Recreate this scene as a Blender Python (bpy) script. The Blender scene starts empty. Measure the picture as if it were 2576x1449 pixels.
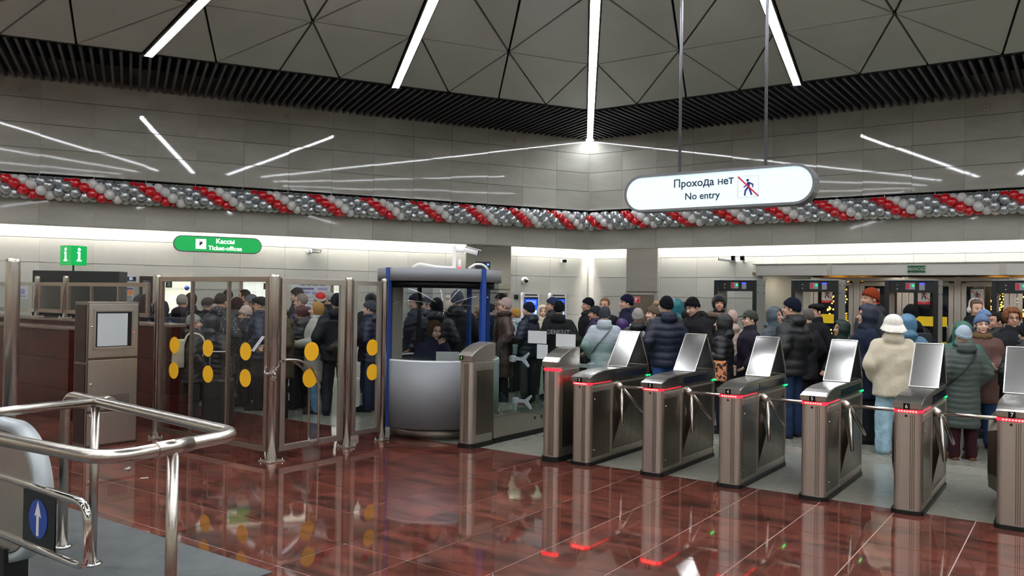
import bpy, bmesh, math, random
import numpy as np
from mathutils import Vector, Matrix
random.seed(7)
SC = bpy.context.scene
C = SC.collection
PI = math.pi
R = math.radians

# ------------------------------------------------------------------ camera
F, IW, IH, HC = 2060.0, 2576.0, 1449.0, 1.78
PITCH, ROLL = math.atan(23.5 / F), 0.0158
CAMR = Matrix.Rotation(PI / 2 + PITCH, 3, 'X') @ Matrix.Rotation(ROLL, 3, 'Z')
CAMP = Vector((0, 0, HC))
cam = bpy.data.cameras.new('camera')
cam.sensor_width = 36.0
cam.lens = 36.0 * F / IW
cam.clip_end = 200
camo = bpy.data.objects.new('camera', cam)
camo.matrix_world = Matrix.Translation(CAMP) @ CAMR.to_4x4()
C.objects.link(camo)
SC.camera = camo

# ------------------------------------------------------------------ world, exposure
w = bpy.data.worlds.new('night')
SC.world = w
w.use_nodes = True
w.node_tree.nodes['Background'].inputs[0].default_value = (0.010, 0.012, 0.018, 1)
w.node_tree.nodes['Background'].inputs[1].default_value = 1.0
SC.view_settings.view_transform = 'Standard'
SC.view_settings.look = 'None'
SC.view_settings.gamma = 1.0
SC.view_settings.use_curve_mapping = False
SC.view_settings.exposure = 0.08
BEAM_POWER = 42.0      # linear ceiling lamps
COVE_POWER = 300.0     # lamps hidden in the wall cove

# ------------------------------------------------------------------ pixel -> place
def ray(px, py):
    d = CAMR @ Vector(((px - IW / 2) / F, -(py - IH / 2) / F, -1.0))
    return d
def at(px, py, Y):
    d = ray(px, py)
    return CAMP + d * (Y / d.y)
def ground(px, py, z=0.0):
    d = ray(px, py)
    return CAMP + d * ((z - HC) / d.z)
def proj(p):
    q = CAMR.transposed() @ (Vector(p) - CAMP)
    return (IW / 2 + F * q.x / -q.z, IH / 2 - F * q.y / -q.z)

# the hall is a regular hexagon; sides are numbered by the angle of their outward normal
TH = R(55.0)
APO = 13.6                       # centre to upper wall face
CORNER = Vector((1.85, 20.04, 0))
O = CORNER - Vector((math.cos(R(85)), math.sin(R(85)), 0)) * (APO / math.cos(R(30)))
SIDE = 2 * APO * math.tan(R(30))
ROWROT = TH - PI / 2             # local x along the turnstile row, local y through the gates
U = Vector((math.sin(TH), -math.cos(TH), 0))
N = Vector((math.cos(TH), math.sin(TH), 0))
ROW = ground(1803, 1222)         # front left foot of turnstile 4
ROW.z = 0
CEIL = HC + 3.9
def rowp(x, y, z=0.0):
    return ROW + U * x + N * y + Vector((0, 0, z))
def row_xy(p):
    d = Vector((p[0], p[1], 0)) - ROW
    return d.dot(U), d.dot(N)
def on_row(px, D):
    """point on the floor seen in column px, D metres behind the row front"""
    d = ray(px, IH / 2 + 25)
    base = ROW + N * D
    # CAMP + s d on line base + t U (xy)
    m = Matrix(((d.x, -U.x), (d.y, -U.y)))
    s, t = m.inverted() @ Vector((base.x - CAMP.x, base.y - CAMP.y))
    return Vector((d.x * s, d.y * s, 0))
def side_rot(k):
    return TH + R(60) * k - PI / 2
def side_hit(k, px, py, y=APO):
    """local (x, z) where the pixel ray meets the plane local-y = y of side k"""
    a = side_rot(k)
    ux = Vector((math.cos(a), math.sin(a), 0)); uy = Vector((-math.sin(a), math.cos(a), 0))
    d = ray(px, py)
    rel = CAMP - O
    s = (y - rel.dot(uy)) / d.dot(uy)
    p = rel + d * s
    return p.dot(ux), p.z + 0.0

# ------------------------------------------------------------------ materials
def lin(h):
    if isinstance(h, str):
        h = h.lstrip('#')
        c = [int(h[i:i + 2], 16) / 255 for i in (0, 2, 4)]
    else:
        c = list(h)
    return tuple((v / 12.92 if v <= 0.04045 else ((v + 0.055) / 1.055) ** 2.4) for v in c) + (1.0,)
MATS = {}
def mat(name, col='#808080', rough=0.5, metal=0.0, spec=0.5, emit=None, power=0.0, trans=0.0, alpha=1.0,
        col2=None, scale=8.0, detail=6.0, stretch=(1, 1, 1), bump=0.0, bscale=None, rough2=None, rnd=0.0, coat=0.0, coords='Object', contrast=(0.35, 0.65), sheen=0.0, ior=1.45):
    if name in MATS:
        return MATS[name]
    m = bpy.data.materials.new(name)
    m.use_nodes = True
    nt = m.node_tree
    b = nt.nodes['Principled BSDF']
    b.inputs['Base Color'].default_value = lin(col)
    b.inputs['Roughness'].default_value = rough
    b.inputs['Metallic'].default_value = metal
    b.inputs['Specular IOR Level'].default_value = spec
    b.inputs['Transmission Weight'].default_value = trans
    b.inputs['Alpha'].default_value = alpha
    b.inputs['Coat Weight'].default_value = coat
    b.inputs['IOR'].default_value = ior
    if sheen:
        b.inputs['Sheen Weight'].default_value = sheen
    if emit:
        b.inputs['Emission Color'].default_value = lin(emit)
        b.inputs['Emission Strength'].default_value = power
    need = col2 or bump or rough2 is not None
    if need:
        tc = nt.nodes.new('ShaderNodeTexCoord')
        mp = nt.nodes.new('ShaderNodeMapping')
        mp.inputs['Scale'].default_value = stretch
        nt.links.new(tc.outputs[coords], mp.inputs['Vector'])
        src = mp.outputs['Vector']
        if rnd:
            oi = nt.nodes.new('ShaderNodeObjectInfo')
            mul = nt.nodes.new('ShaderNodeMath'); mul.operation = 'MULTIPLY'; mul.inputs[1].default_value = 37.0
            nt.links.new(oi.outputs['Random'], mul.inputs[0])
            ad = nt.nodes.new('ShaderNodeVectorMath'); ad.operation = 'ADD'
            nt.links.new(src, ad.inputs[0]); nt.links.new(mul.outputs[0], ad.inputs[1])
            src = ad.outputs[0]
        nz = nt.nodes.new('ShaderNodeTexNoise')
        nz.inputs['Scale'].default_value = scale
        nz.inputs['Detail'].default_value = detail
        nz.inputs['Roughness'].default_value = 0.62
        nt.links.new(src, nz.inputs['Vector'])
        mr = nt.nodes.new('ShaderNodeMapRange')
        mr.inputs[1].default_value, mr.inputs[2].default_value = contrast
        nt.links.new(nz.outputs['Fac'], mr.inputs[0])
        if col2:
            mx = nt.nodes.new('ShaderNodeMix'); mx.data_type = 'RGBA'
            mx.inputs[6].default_value = lin(col); mx.inputs[7].default_value = lin(col2)
            nt.links.new(mr.outputs[0], mx.inputs[0])
            outc = mx.outputs[2]
            if rnd:
                hs = nt.nodes.new('ShaderNodeHueSaturation')
                m2 = nt.nodes.new('ShaderNodeMapRange')
                m2.inputs[3].default_value = 1.0 - rnd; m2.inputs[4].default_value = 1.0 + rnd
                nt.links.new(oi.outputs['Random'], m2.inputs[0])
                nt.links.new(m2.outputs[0], hs.inputs['Value'])
                nt.links.new(outc, hs.inputs['Color'])
                outc = hs.outputs['Color']
            nt.links.new(outc, b.inputs['Base Color'])
        if rough2 is not None:
            m3 = nt.nodes.new('ShaderNodeMapRange')
            m3.inputs[3].default_value = rough; m3.inputs[4].default_value = rough2
            nt.links.new(nz.outputs['Fac'], m3.inputs[0])
            nt.links.new(m3.outputs[0], b.inputs['Roughness'])
        if bump:
            n2 = nz
            if bscale:
                n2 = nt.nodes.new('ShaderNodeTexNoise')
                n2.inputs['Scale'].default_value = bscale
                n2.inputs['Detail'].default_value = 4
                nt.links.new(src, n2.inputs['Vector'])
            bp = nt.nodes.new('ShaderNodeBump')
            bp.inputs['Strength'].default_value = bump
            bp.inputs['Distance'].default_value = 0.01
            nt.links.new(n2.outputs['Fac'], bp.inputs['Height'])
            nt.links.new(bp.outputs['Normal'], b.inputs['Normal'])
    MATS[name] = m
    return m
def stone_nodes(m, vein='#8d8a80', amount=0.35, scale=3.2):
    """adds thin dark flecks and a slow cloudiness to a stone material"""
    nt = m.node_tree; b = nt.nodes['Principled BSDF']
    src = b.inputs['Base Color'].links[0].from_socket
    tc = next(n for n in nt.nodes if n.type == 'MAPPING')
    nz = nt.nodes.new('ShaderNodeTexNoise'); nz.inputs['Scale'].default_value = scale * 5; nz.inputs['Detail'].default_value = 8
    nz.inputs['Distortion'].default_value = 1.6
    nt.links.new(tc.outputs[0], nz.inputs['Vector'])
    mr = nt.nodes.new('ShaderNodeMapRange'); mr.inputs[1].default_value = 0.63; mr.inputs[2].default_value = 0.70; mr.inputs[4].default_value = amount
    nt.links.new(nz.outputs['Fac'], mr.inputs[0])
    mx = nt.nodes.new('ShaderNodeMix'); mx.data_type = 'RGBA'
    nt.links.new(mr.outputs[0], mx.inputs[0]); nt.links.new(src, mx.inputs[6]); mx.inputs[7].default_value = lin(vein)
    nt.links.new(mx.outputs[2], b.inputs['Base Color'])
    return m

STONE_HI = stone_nodes(mat('polished_limestone', '#9c9a90', 0.035, col2='#aeaca2', scale=1.1, stretch=(0.5, 1, 1.6), rnd=0.05, spec=0.5))
STONE_LO = stone_nodes(mat('honed_limestone', '#adaba2', 0.3, col2='#a2a199', scale=1.0, stretch=(0.5, 1, 1.6), rnd=0.05, spec=0.4), vein='#9a927f')
GRANITE = stone_nodes(mat('red_granite', '#68372c', 0.04, col2='#331f1b', scale=2.6, detail=12, stretch=(1.0, 2.8, 1), rnd=0.18, spec=0.6, contrast=(0.36, 0.64)), vein='#7c4534', amount=0.6, scale=3)
GRANITE_W = stone_nodes(mat('red_granite_wall', '#421a15', 0.30, spec=0.25, col2='#30140f', scale=3.0, detail=10, stretch=(1, 1, 2.2), rnd=0.1), vein='#6a3028', amount=0.4, scale=5)
GRAYFLOOR = stone_nodes(mat('grey_granite', '#86857a', 0.16, col2='#7a7a70', scale=9, detail=8), vein='#6b6b62', amount=0.5, scale=12)
GROUT = mat('grout', '#a58f84', 0.7)
STEEL = mat('brushed_steel', '#c3bbb1', 0.35, 1.0, col2='#beb6ac', scale=14, stretch=(1, 1, 0.06), rough2=0.42)
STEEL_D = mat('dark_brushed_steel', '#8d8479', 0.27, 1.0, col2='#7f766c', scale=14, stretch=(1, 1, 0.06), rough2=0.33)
STEEL_H = mat('bright_brushed_steel', '#b9b6b0', 0.20, 1.0, col2='#aaa7a1', scale=14, stretch=(0.06, 1, 1), rough2=0.28)
STEEL_M = mat('polished_steel', '#a09f9c', 0.12, 1.0, col2='#989794', scale=20, stretch=(1, 0.05, 1), rough2=0.19)
STEEL_TUBE = mat('tube_steel', '#bdb6ac', 0.25, 1.0, col2='#b3aca3', scale=30, stretch=(1, 1, 0.03), rough2=0.28)
CHROME = mat('chrome', '#d4d4d2', 0.05, 1.0)
FRAME_BROWN = mat('bronze_frame_steel', '#9c8d83', 0.3, 1.0, col2='#908177', scale=16, stretch=(0.05, 1, 1), rough2=0.33)
BLACK = mat('black_plastic', '#0b0b0c', 0.4)
BLACK_G = mat('black_gloss', '#08080a', 0.08)
DARKGREY = mat('dark_grey_panel', '#232426', 0.35)
SLAT = mat('slat_paint', '#3b3b40', 0.45, col2='#35353a', scale=6)
VOID = mat('void_black', '#060607', 0.9)
CEILP = mat('ceiling_panel_paint', '#b2b7ae', 0.25, col2='#acb1a8', scale=0.7, spec=0.45, rnd=0.02)
GLASS = mat('clear_glass', '#f4faf8', 0.0, trans=1.0, spec=0.5, ior=1.45)
def thin_glass(name, tint, gloss=1.0, rough=0.02):
    """one sheet of glass: clear transmission plus a faint mirror coat"""
    if name in MATS:
        return MATS[name]
    m = bpy.data.materials.new(name); m.use_nodes = True
    nt = m.node_tree
    for n in list(nt.nodes):
        nt.nodes.remove(n)
    out = nt.nodes.new('ShaderNodeOutputMaterial')
    tr = nt.nodes.new('ShaderNodeBsdfTransparent'); tr.inputs[0].default_value = lin(tint)
    gl = nt.nodes.new('ShaderNodeBsdfGlossy'); gl.inputs['Roughness'].default_value = rough
    fr = nt.nodes.new('ShaderNodeFresnel'); fr.inputs[0].default_value = 1.5
    mx = nt.nodes.new('ShaderNodeMixShader')
    ge = nt.nodes.new('ShaderNodeNewGeometry')
    iv = nt.nodes.new('ShaderNodeMapRange'); iv.inputs[3].default_value = gloss; iv.inputs[4].default_value = 0.0
    ml = nt.nodes.new('ShaderNodeMath'); ml.operation = 'MULTIPLY'
    nt.links.new(ge.outputs['Backfacing'], iv.inputs[0]); nt.links.new(iv.outputs[0], ml.inputs[0]); nt.links.new(fr.outputs[0], ml.inputs[1])
    nt.links.new(ml.outputs[0], mx.inputs[0]); nt.links.new(tr.outputs[0], mx.inputs[1]); nt.links.new(gl.outputs[0], mx.inputs[2])
    nt.links.new(mx.outputs[0], out.inputs[0])
    MATS[name] = m
    return m
PANE = thin_glass('sheet_glass', '#f6f8f7')
PANE_G = thin_glass('greenish_glass', '#ebf4ef')
PANE_B = thin_glass('booth_glass', '#eceff1', 0.25)
PANE_D = thin_glass('door_glass', '#dfe3df')
WHITE = mat('white_plastic', '#d9d9d6', 0.4)
YELLOW = mat('yellow_film', '#e0a812', 0.45)
LED_RED = mat('red_led', '#ff2018', 0.4, emit='#ff1020', power=6.0)
LED_GRN = mat('green_led', '#10ff60', 0.4, emit='#08e860', power=4.0)
LAMP = mat('lamp_diffuser', '#ffffff', 0.5, emit='#f4f8ff', power=BEAM_POWER)
COVE = mat('cove_lamp', '#ffffff', 0.5, emit='#fffdf8', power=COVE_POWER)

# ------------------------------------------------------------------ bmesh helpers
def V(*a):
    return Vector(a)
def add_box(bm, c, s, rz=0.0, bev=0.0, rot=None):
    r = bmesh.ops.create_cube(bm, size=1.0)
    vs = r['verts']
    M = Matrix.Translation(Vector(c)) @ (rot.to_4x4() if rot else Matrix.Rotation(rz, 4, 'Z')) @ Matrix.Diagonal((s[0], s[1], s[2], 1))
    bmesh.ops.transform(bm, matrix=M, verts=vs)
    if bev:
        es = list({e for v in vs for e in v.link_edges})
        bmesh.ops.bevel(bm, geom=es, offset=bev, segments=2, affect='EDGES', profile=0.6)
    return vs
def bx(c, s, rz=0.0, bev=0.0, rot=None):
    bm = bmesh.new(); add_box(bm, c, s, rz, bev, rot); return bm
def add_prism(bm, pts, a, b, f=None):
    """polygon pts (p, q) swept from a to b; f(p, q, t) gives the place"""
    f = f or (lambda p, q, t: (p, q, t))
    lo = [bm.verts.new(f(p, q, a)) for p, q in pts]
    hi = [bm.verts.new(f(p, q, b)) for p, q in pts]
    n = len(pts)
    fs = [bm.faces.new(lo), bm.faces.new(hi)]
    for i in range(n):
        fs.append(bm.faces.new((lo[i], lo[(i + 1) % n], hi[(i + 1) % n], hi[i])))
    bmesh.ops.recalc_face_normals(bm, faces=fs)
    return bm
def prism(pts, a, b, f=None):
    return add_prism(bmesh.new(), pts, a, b, f)
def frame_of(t):
    t = t.normalized()
    up = Vector((0, 0, 1)) if abs(t.z) < 0.95 else Vector((1, 0, 0))
    s = t.cross(up).normalized()
    return s, s.cross(t)
def fillet(pts, r, n=6):
    out = [Vector(pts[0])]
    for i in range(1, len(pts) - 1):
        a, b, c = Vector(pts[i - 1]), Vector(pts[i]), Vector(pts[i + 1])
        d1, d2 = (a - b).normalized(), (c - b).normalized()
        rr = min(r, (a - b).length * 0.45, (c - b).length * 0.45)
        p, q = b + d1 * rr, b + d2 * rr
        for k in range(n + 1):
            t = k / n
            out.append(p * (1 - t) ** 2 + b * 2 * t * (1 - t) + q * t * t)
    out.append(Vector(pts[-1]))
    return out
def add_tube(bm, pts, r, seg=12, closed=False, caps=True):
    pts = [Vector(p) for p in pts]
    n = len(pts)
    rings = []
    prev = None
    for i in range(n):
        if closed:
            t = (pts[(i + 1) % n] - pts[i - 1])
        else:
            t = pts[min(i + 1, n - 1)] - pts[max(i - 1, 0)]
        t = t.normalized()
        if prev is None:
            s, u = frame_of(t)
        else:
            s = (prev - t * prev.dot(t))
            s = s.normalized() if s.length > 1e-6 else frame_of(t)[0]
            u = s.cross(t)
        prev = s
        rr = r[i] if isinstance(r, (list, tuple)) else r
        rings.append([bm.verts.new(pts[i] + (s * math.cos(2 * PI * k / seg) + u * math.sin(2 * PI * k / seg)) * rr) for k in range(seg)])
    for i in range(n if closed else n - 1):
        A, B = rings[i], rings[(i + 1) % n]
        for k in range(seg):
            f = bm.faces.new((A[k], A[(k + 1) % seg], B[(k + 1) % seg], B[k])); f.smooth = True
    if caps and not closed:
        bm.faces.new(rings[0]); bm.faces.new(rings[-1][::-1])
    return bm
def tube(pts, r, seg=12, closed=False):
    bm = bmesh.new(); add_tube(bm, pts, r, seg, closed)
    bmesh.ops.recalc_face_normals(bm, faces=bm.faces[:])
    return bm
def add_lathe(bm, prof, c=(0, 0, 0), seg=24, rot=None, cap=True):
    rings = []
    M = (rot or Matrix.Identity(3))
    for r, z in prof:
        rings.append([bm.verts.new(Vector(c) + M @ Vector((r * math.cos(2 * PI * k / seg), r * math.sin(2 * PI * k / seg), z))) for k in range(seg)])
    fs = []
    for A, B in zip(rings, rings[1:]):
        for k in range(seg):
            f = bm.faces.new((A[k], A[(k + 1) % seg], B[(k + 1) % seg], B[k])); f.smooth = True; fs.append(f)
    if cap:
        fs += [bm.faces.new(rings[0][::-1]), bm.faces.new(rings[-1])]
    bmesh.ops.recalc_face_normals(bm, faces=fs)
    return bm
def lathe(prof, c=(0, 0, 0), seg=24, rot=None):
    return add_lathe(bmesh.new(), prof, c, seg, rot)
def ball(c, r, seg=12, rings=8, sq=(1, 1, 1)):
    bm = bmesh.new(); add_ball(bm, c, r, seg, rings, sq); return bm
def add_ball(bm, c, r, seg=12, rings=8, sq=(1, 1, 1)):
    q = bmesh.ops.create_uvsphere(bm, u_segments=seg, v_segments=rings, radius=r)
    for v in q['verts']:
        v.co = Vector((v.co.x * sq[0], v.co.y * sq[1], v.co.z * sq[2])) + Vector(c)
        for f in v.link_faces:
            f.smooth = True
def round_rect(x0, x1, y0, y1, r, n=5):
    out = []
    for cx, cy, a0 in ((x1 - r, y1 - r, 0), (x0 + r, y1 - r, 90), (x0 + r, y0 + r, 180), (x1 - r, y0 + r, 270)):
        for k in range(n + 1):
            a = R(a0 + 90 * k / n)
            out.append((cx + r * math.cos(a), cy + r * math.sin(a)))
    return out

# ------------------------------------------------------------------ objects
def link(name, me, m, parent=None, loc=None, rz=None):
    o = bpy.data.objects.new(name, me)
    if m is not None and len(me.materials) == 0:
        me.materials.append(m)
    C.objects.link(o)
    if parent: o.parent = parent
    if loc is not None: o.location = loc
    if rz is not None: o.rotation_euler = (0, 0, rz)
    return o
def obj(name, bm, m, parent=None, loc=None, rz=None, label=None):
    me = bpy.data.meshes.new(name)
    bm.to_mesh(me); bm.free()
    o = link(name, me, m, parent, loc, rz)
    if label: o['label'] = label
    return o
def tag(o, label, cat, group=None):
    o['label'] = label; o['category'] = cat
    if group: o['group'] = group
    return o
def thing(name, label, cat, loc=(0, 0, 0), rz=0.0, group=None):
    o = bpy.data.objects.new(name, None)
    o.empty_display_size = 0.1
    C.objects.link(o)
    o.location = loc; o.rotation_euler = (0, 0, rz)
    return tag(o, label, cat, group)
def struct(o):
    o['kind'] = 'structure'; return o
def text(name, s, size, m, parent, M, align='CENTER', ext=0.0015, bold=0.0):
    cu = bpy.data.curves.new(name, 'FONT')
    # the built-in font draws some Cyrillic outlines badly: same-shaped Latin outlines instead, н as a small capital
    low = [i for i, ch in enumerate(s) if ch == 'н']
    cu.body = s.translate(str.maketrans('рохаесВХОКн', 'poxaecBXOKh')); cu.size = size; cu.align_x = align; cu.align_y = 'CENTER'; cu.extrude = ext; cu.offset = bold
    cu.resolution_u = 4
    cu.small_caps_scale = 0.73
    for i in low: cu.body_format[i].use_small_caps = True
    t = bpy.data.objects.new(name + '_tmp', cu)
    me = bpy.data.meshes.new_from_object(t)
    bpy.data.objects.remove(t)
    me.transform(M)
    me.materials.clear()
    o = link(name, me, m, parent)
    bpy.data.curves.remove(cu)
    return o
def face_mat(x, y, z):
    """text lying in local x-z, read from -y"""
    return Matrix.Translation((x, y, z)) @ Matrix.Rotation(PI / 2, 4, 'X')

def words(name, s, size, m, parent, x, y, z, bold=0.0, gap=0.30):
    """a line of words centred on x, each word a part of its own"""
    obs = [text(name, w_, size, m, parent, Matrix.Identity(4), 'LEFT', bold=bold) for w_ in s.split(' ')]
    ws = [max(v.co.x for v in o.data.vertices) for o in obs]
    cur = x - (sum(ws) + gap * size * (len(ws) - 1)) / 2
    for o, w_ in zip(obs, ws):
        o.data.transform(face_mat(cur, y, z)); cur += w_ + gap * size
    return obs
# ================================================================== the hall
def hexpts(apo, z):
    r = apo / math.cos(R(30))
    return [(O.x + r * math.cos(TH + R(30 + 60 * k)), O.y + r * math.sin(TH + R(30 + 60 * k)), z) for k in range(6)]
def hexplate(apo, z0, z1):
    bm = bmesh.new()
    add_prism(bm, [(p[0], p[1]) for p in hexpts(apo, 0)], z0, z1)
    return bm

# ---- floor: a grout bed with red granite tiles, grey granite beyond the gates
floor = struct(obj('floor', hexplate(APO + 2.2, -0.30, -0.0025), GROUT))
T = 0.60
Y0 = 0.13
X0 = row_xy(ground(1275, 1316))[0]
tile_me = bpy.data.meshes.new('floor_tile')
_bm = bx((T / 2, T / 2, -0.0125), (T - 0.008, T - 0.008, 0.025)); _bm.to_mesh(tile_me); _bm.free()
tile_me.materials.append(GRANITE)
rest = bmesh.new()
tiles = []
for i in range(-22, 24):
    for j in range(1, 26):
        x = X0 + T * i; y = Y0 - T * j
        c = rowp(x + T / 2, y + T / 2)
        if (c - O).length > 13.0 or c.y < -7:
            continue
        vis = False
        if c.y > 2.5:
            for q in ((0, 0), (T, 0), (0, T), (T, T)):
                p = rowp(x + q[0], y + q[1])
                a, b = proj(p)
                if -20 < a < IW + 20 and b < IH + 20:
                    vis = True
        tiles.append((vis, c.length, x, y))
tiles.sort(key=lambda t: (not t[0], t[1]))
ntile = 0
for vis, d, x, y in tiles:
    if vis and ntile < 300:
        p = rowp(x, y)
        o = link('floor_tile', tile_me, GRANITE, floor, (p.x, p.y, random.uniform(-0.0004, 0.0004)), ROWROT)
        ntile += 1
    else:
        p = rowp(x + T / 2, y + T / 2)
        add_box(rest, (p.x, p.y, -0.0125), (T - 0.008, T - 0.008, 0.025), ROWROT)
o = obj('floor_tile_field', rest, GRANITE, floor); o['kind'] = 'stuff'
# grey granite beyond the row
p = rowp(0, Y0 + 8.0)
gf = obj('grey_floor_slab', bx((0, 0, -0.0125), (30, 15.99, 0.025)), GRAYFLOOR, floor, (p.x, p.y, 0), ROWROT)
# ribbed tactile strip on the grey floor
a0 = row_xy(ground(2130, 1150)); a1 = row_xy(ground(2480, 1165))
ym = (row_xy(ground(2200, 1155))[1] + row_xy(ground(2440, 1185))[1]) / 2
TACT = mat('tactile_steel', '#8e8c85', 0.35, col2='#858078', scale=20)
ts = bmesh.new()
add_box(ts, (0, 0, 0.001), (7.0, 0.42, 0.002))
for k in range(6):
    add_box(ts, (0, -0.175 + 0.07 * k, 0.004), (7.0, 0.028, 0.006))
q = rowp(2.2, ym)
obj('tactile_strip', ts, TACT, floor, (q.x, q.y, 0), ROWROT)

# ---- ceiling: flat hexagon of triangular panels between radial linear lamps, dark slat border
A0 = APO - 2.72
ceiling = struct(obj('ceiling', hexplate(APO + 0.3, CEIL + 0.42, CEIL + 0.5), VOID))
def side_pt(k, x, y, z):
    a = side_rot(k)
    return (O.x + math.cos(a) * x - math.sin(a) * y, O.y + math.sin(a) * x + math.cos(a) * y, z)
ROWS = [A0, A0 - 2.85, A0 - 5.6, A0 - 8.3]
def panel(k, pts, gap=0.016):
    P = [Vector(p) for p in pts]
    c = sum(P, Vector((0, 0))) / len(P)
    Q = []
    n = len(P)
    area = sum(P[i].x * P[(i + 1) % n].y - P[(i + 1) % n].x * P[i].y for i in range(n))
    if area < 0: P.reverse()
    lines = []
    for i in range(n):
        a, b = P[i], P[(i + 1) % n]
        d = (b - a).normalized(); nn = Vector((-d.y, d.x))
        lines.append((a + nn * gap, d))
    for i in range(n):
        (p1, d1), (p2, d2) = lines[i - 1], lines[i]
        den = d1.x * d2.y - d1.y * d2.x
        t = ((p2 - p1).x * d2.y - (p2 - p1).y * d2.x) / den
        Q.append(p1 + d1 * t)
    bm = bmesh.new()
    ti = random.uniform(-0.0015, 0.0015), random.uniform(-0.0015, 0.0015)
    def f(x, y, z):
        X, Y, Z = side_pt(k, x, y, z)
        return (X, Y, Z + (x - c.x) * ti[0] + (y - c.y) * ti[1])
    add_prism(bm, [(q.x, q.y) for q in Q], CEIL, CEIL + 0.06, f)
    return bm
BW = 0.085        # half width of the lamp trough
tan30 = math.tan(R(30))
for k in range(6):
    for s in range(3):
        def bp(row, e):
            y = ROWS[row]; w3 = 2 * y * tan30 / 3
            return (-y * tan30 + w3 * (s + e), y)
        def inset(row, e):
            x, y = bp(row, e)
            return (x + (BW if e == 0 else -BW), y) if e in (0, 1) else (x, y)
        c0, n1, n2, n3, c1 = inset(0, 0), bp(0, .25), bp(0, .5), bp(0, .75), inset(0, 1)
        B0, hub, B1 = inset(1, 0), bp(1, .5), inset(1, 1)
        b0, m, b1 = inset(2, 0), bp(2, .5), inset(2, 1)
        e0, e1 = inset(3, 0), inset(3, 1)
        tris = [(B0, c0, n1), (B0, n1, hub), (hub, n1, n2), (hub, n2, n3), (hub, n3, B1), (B1, n3, c1),
                (hub, B0, b0), (hub, b0, m), (hub, m, b1), (hub, b1, B1), (b0, m, e0), (m, e0, e1), (m, b1, e1)]
        for t in tris:
            obj('ceiling_panel', panel(k, t), CEILP, ceiling)
# centre panel
cp = bmesh.new()
add_prism(cp, [(p[0], p[1]) for p in hexpts(ROWS[3] - 0.05, 0)], CEIL, CEIL + 0.06)
obj('ceiling_panel', cp, CEILP, ceiling)
# fascia between panels and slats
for k in range(6):
    b = bmesh.new()
    add_prism(b, [(-A0 * tan30, A0), (A0 * tan30, A0), ((A0 + .03) * tan30, A0 + .03), (-(A0 + .03) * tan30, A0 + .03)], CEIL - 0.005, CEIL + 0.2,
              lambda x, y, z: side_pt(k, x, y, z))
    obj('ceiling_fascia', b, BLACK, ceiling)
# slats
PITCHS = 0.148
for k in range(6):
    far = bmesh.new()
    ns = int(SIDE / PITCHS)
    for i in range(ns + 1):
        x = -SIDE / 2 + 0.05 + i * (SIDE - 0.1) / ns
        y0 = max(A0 + 0.035, abs(x) / tan30 + 0.10)
        y1 = APO - 0.02
        if y1 - y0 < 0.08: continue
        b = far if k not in (0, 1) else bmesh.new()
        add_prism(b, [(x - 0.022, y0), (x + 0.022, y0), (x + 0.022, y1), (x - 0.022, y1)], CEIL - 0.03, CEIL + 0.11, lambda X, Y, Z: side_pt(k, X, Y, Z))
        if k in (0, 1):
            mid = side_pt(k, x, APO, CEIL)
            if mid[1] > 8:
                obj('ceiling_slat', b, SLAT, ceiling)
            else:
                b.free()
    if k not in (0, 1):
        o = obj('ceiling_slat_field', far, SLAT, ceiling); o['kind'] = 'stuff'
    else:
        far.free()
# radial lamps: three per side, the corner ones run out over the slats to the wall
def lamp(k, e, y_out, label):
    yi = ROWS[3] + 0.1
    f = (-1 + 2 * e) * tan30
    p_in = Vector(side_pt(k, f * yi, yi, CEIL)); p_out = Vector(side_pt(k, f * y_out, y_out, CEIL))
    d = (p_out - p_in); L = d.length; a = math.atan2(d.y, d.x)
    t = thing('linear_lamp', label, 'lamp', p_in, a)
    h = bmesh.new()
    add_box(h, (L / 2, -0.068, 0.0), (L, 0.012, 0.10)); add_box(h, (L / 2, 0.068, 0.0), (L, 0.012, 0.10)); add_box(h, (L / 2, 0, 0.045), (L, 0.124, 0.012))
    obj('housing', h, STEEL_H, t)
    obj('diffuser', bx((L / 2, 0, -0.012), (L - 0.02, 0.122, 0.06), bev=0.008), LAMP, t)
    return t
for k in range(6):
    for q in range(3):
        e = q / 3
        corner = q == 0
        if k == 0 and corner: lb = 'long white linear ceiling lamp running out over dark slats to the wall corner'
        elif k == 0 and q == 1: lb = 'white linear ceiling lamp ending at the slats behind the no entry sign rods'
        elif k == 1 and q == 2: lb = 'white linear ceiling lamp ending at the slats above the glass cabin'
        elif k == 1 and q == 1: lb = 'white linear ceiling lamp ending at the slats above the green ticket sign'
        else: lb = 'white linear ceiling lamp on the far side of the hexagon ceiling'
        lamp(k, e, (APO - 0.06) if corner else (A0 + 0.06), lb)
for o in [o for o in C.objects if o.get('category') == 'lamp']:
    o['group'] = 'linear lamps in the ceiling'

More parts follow.
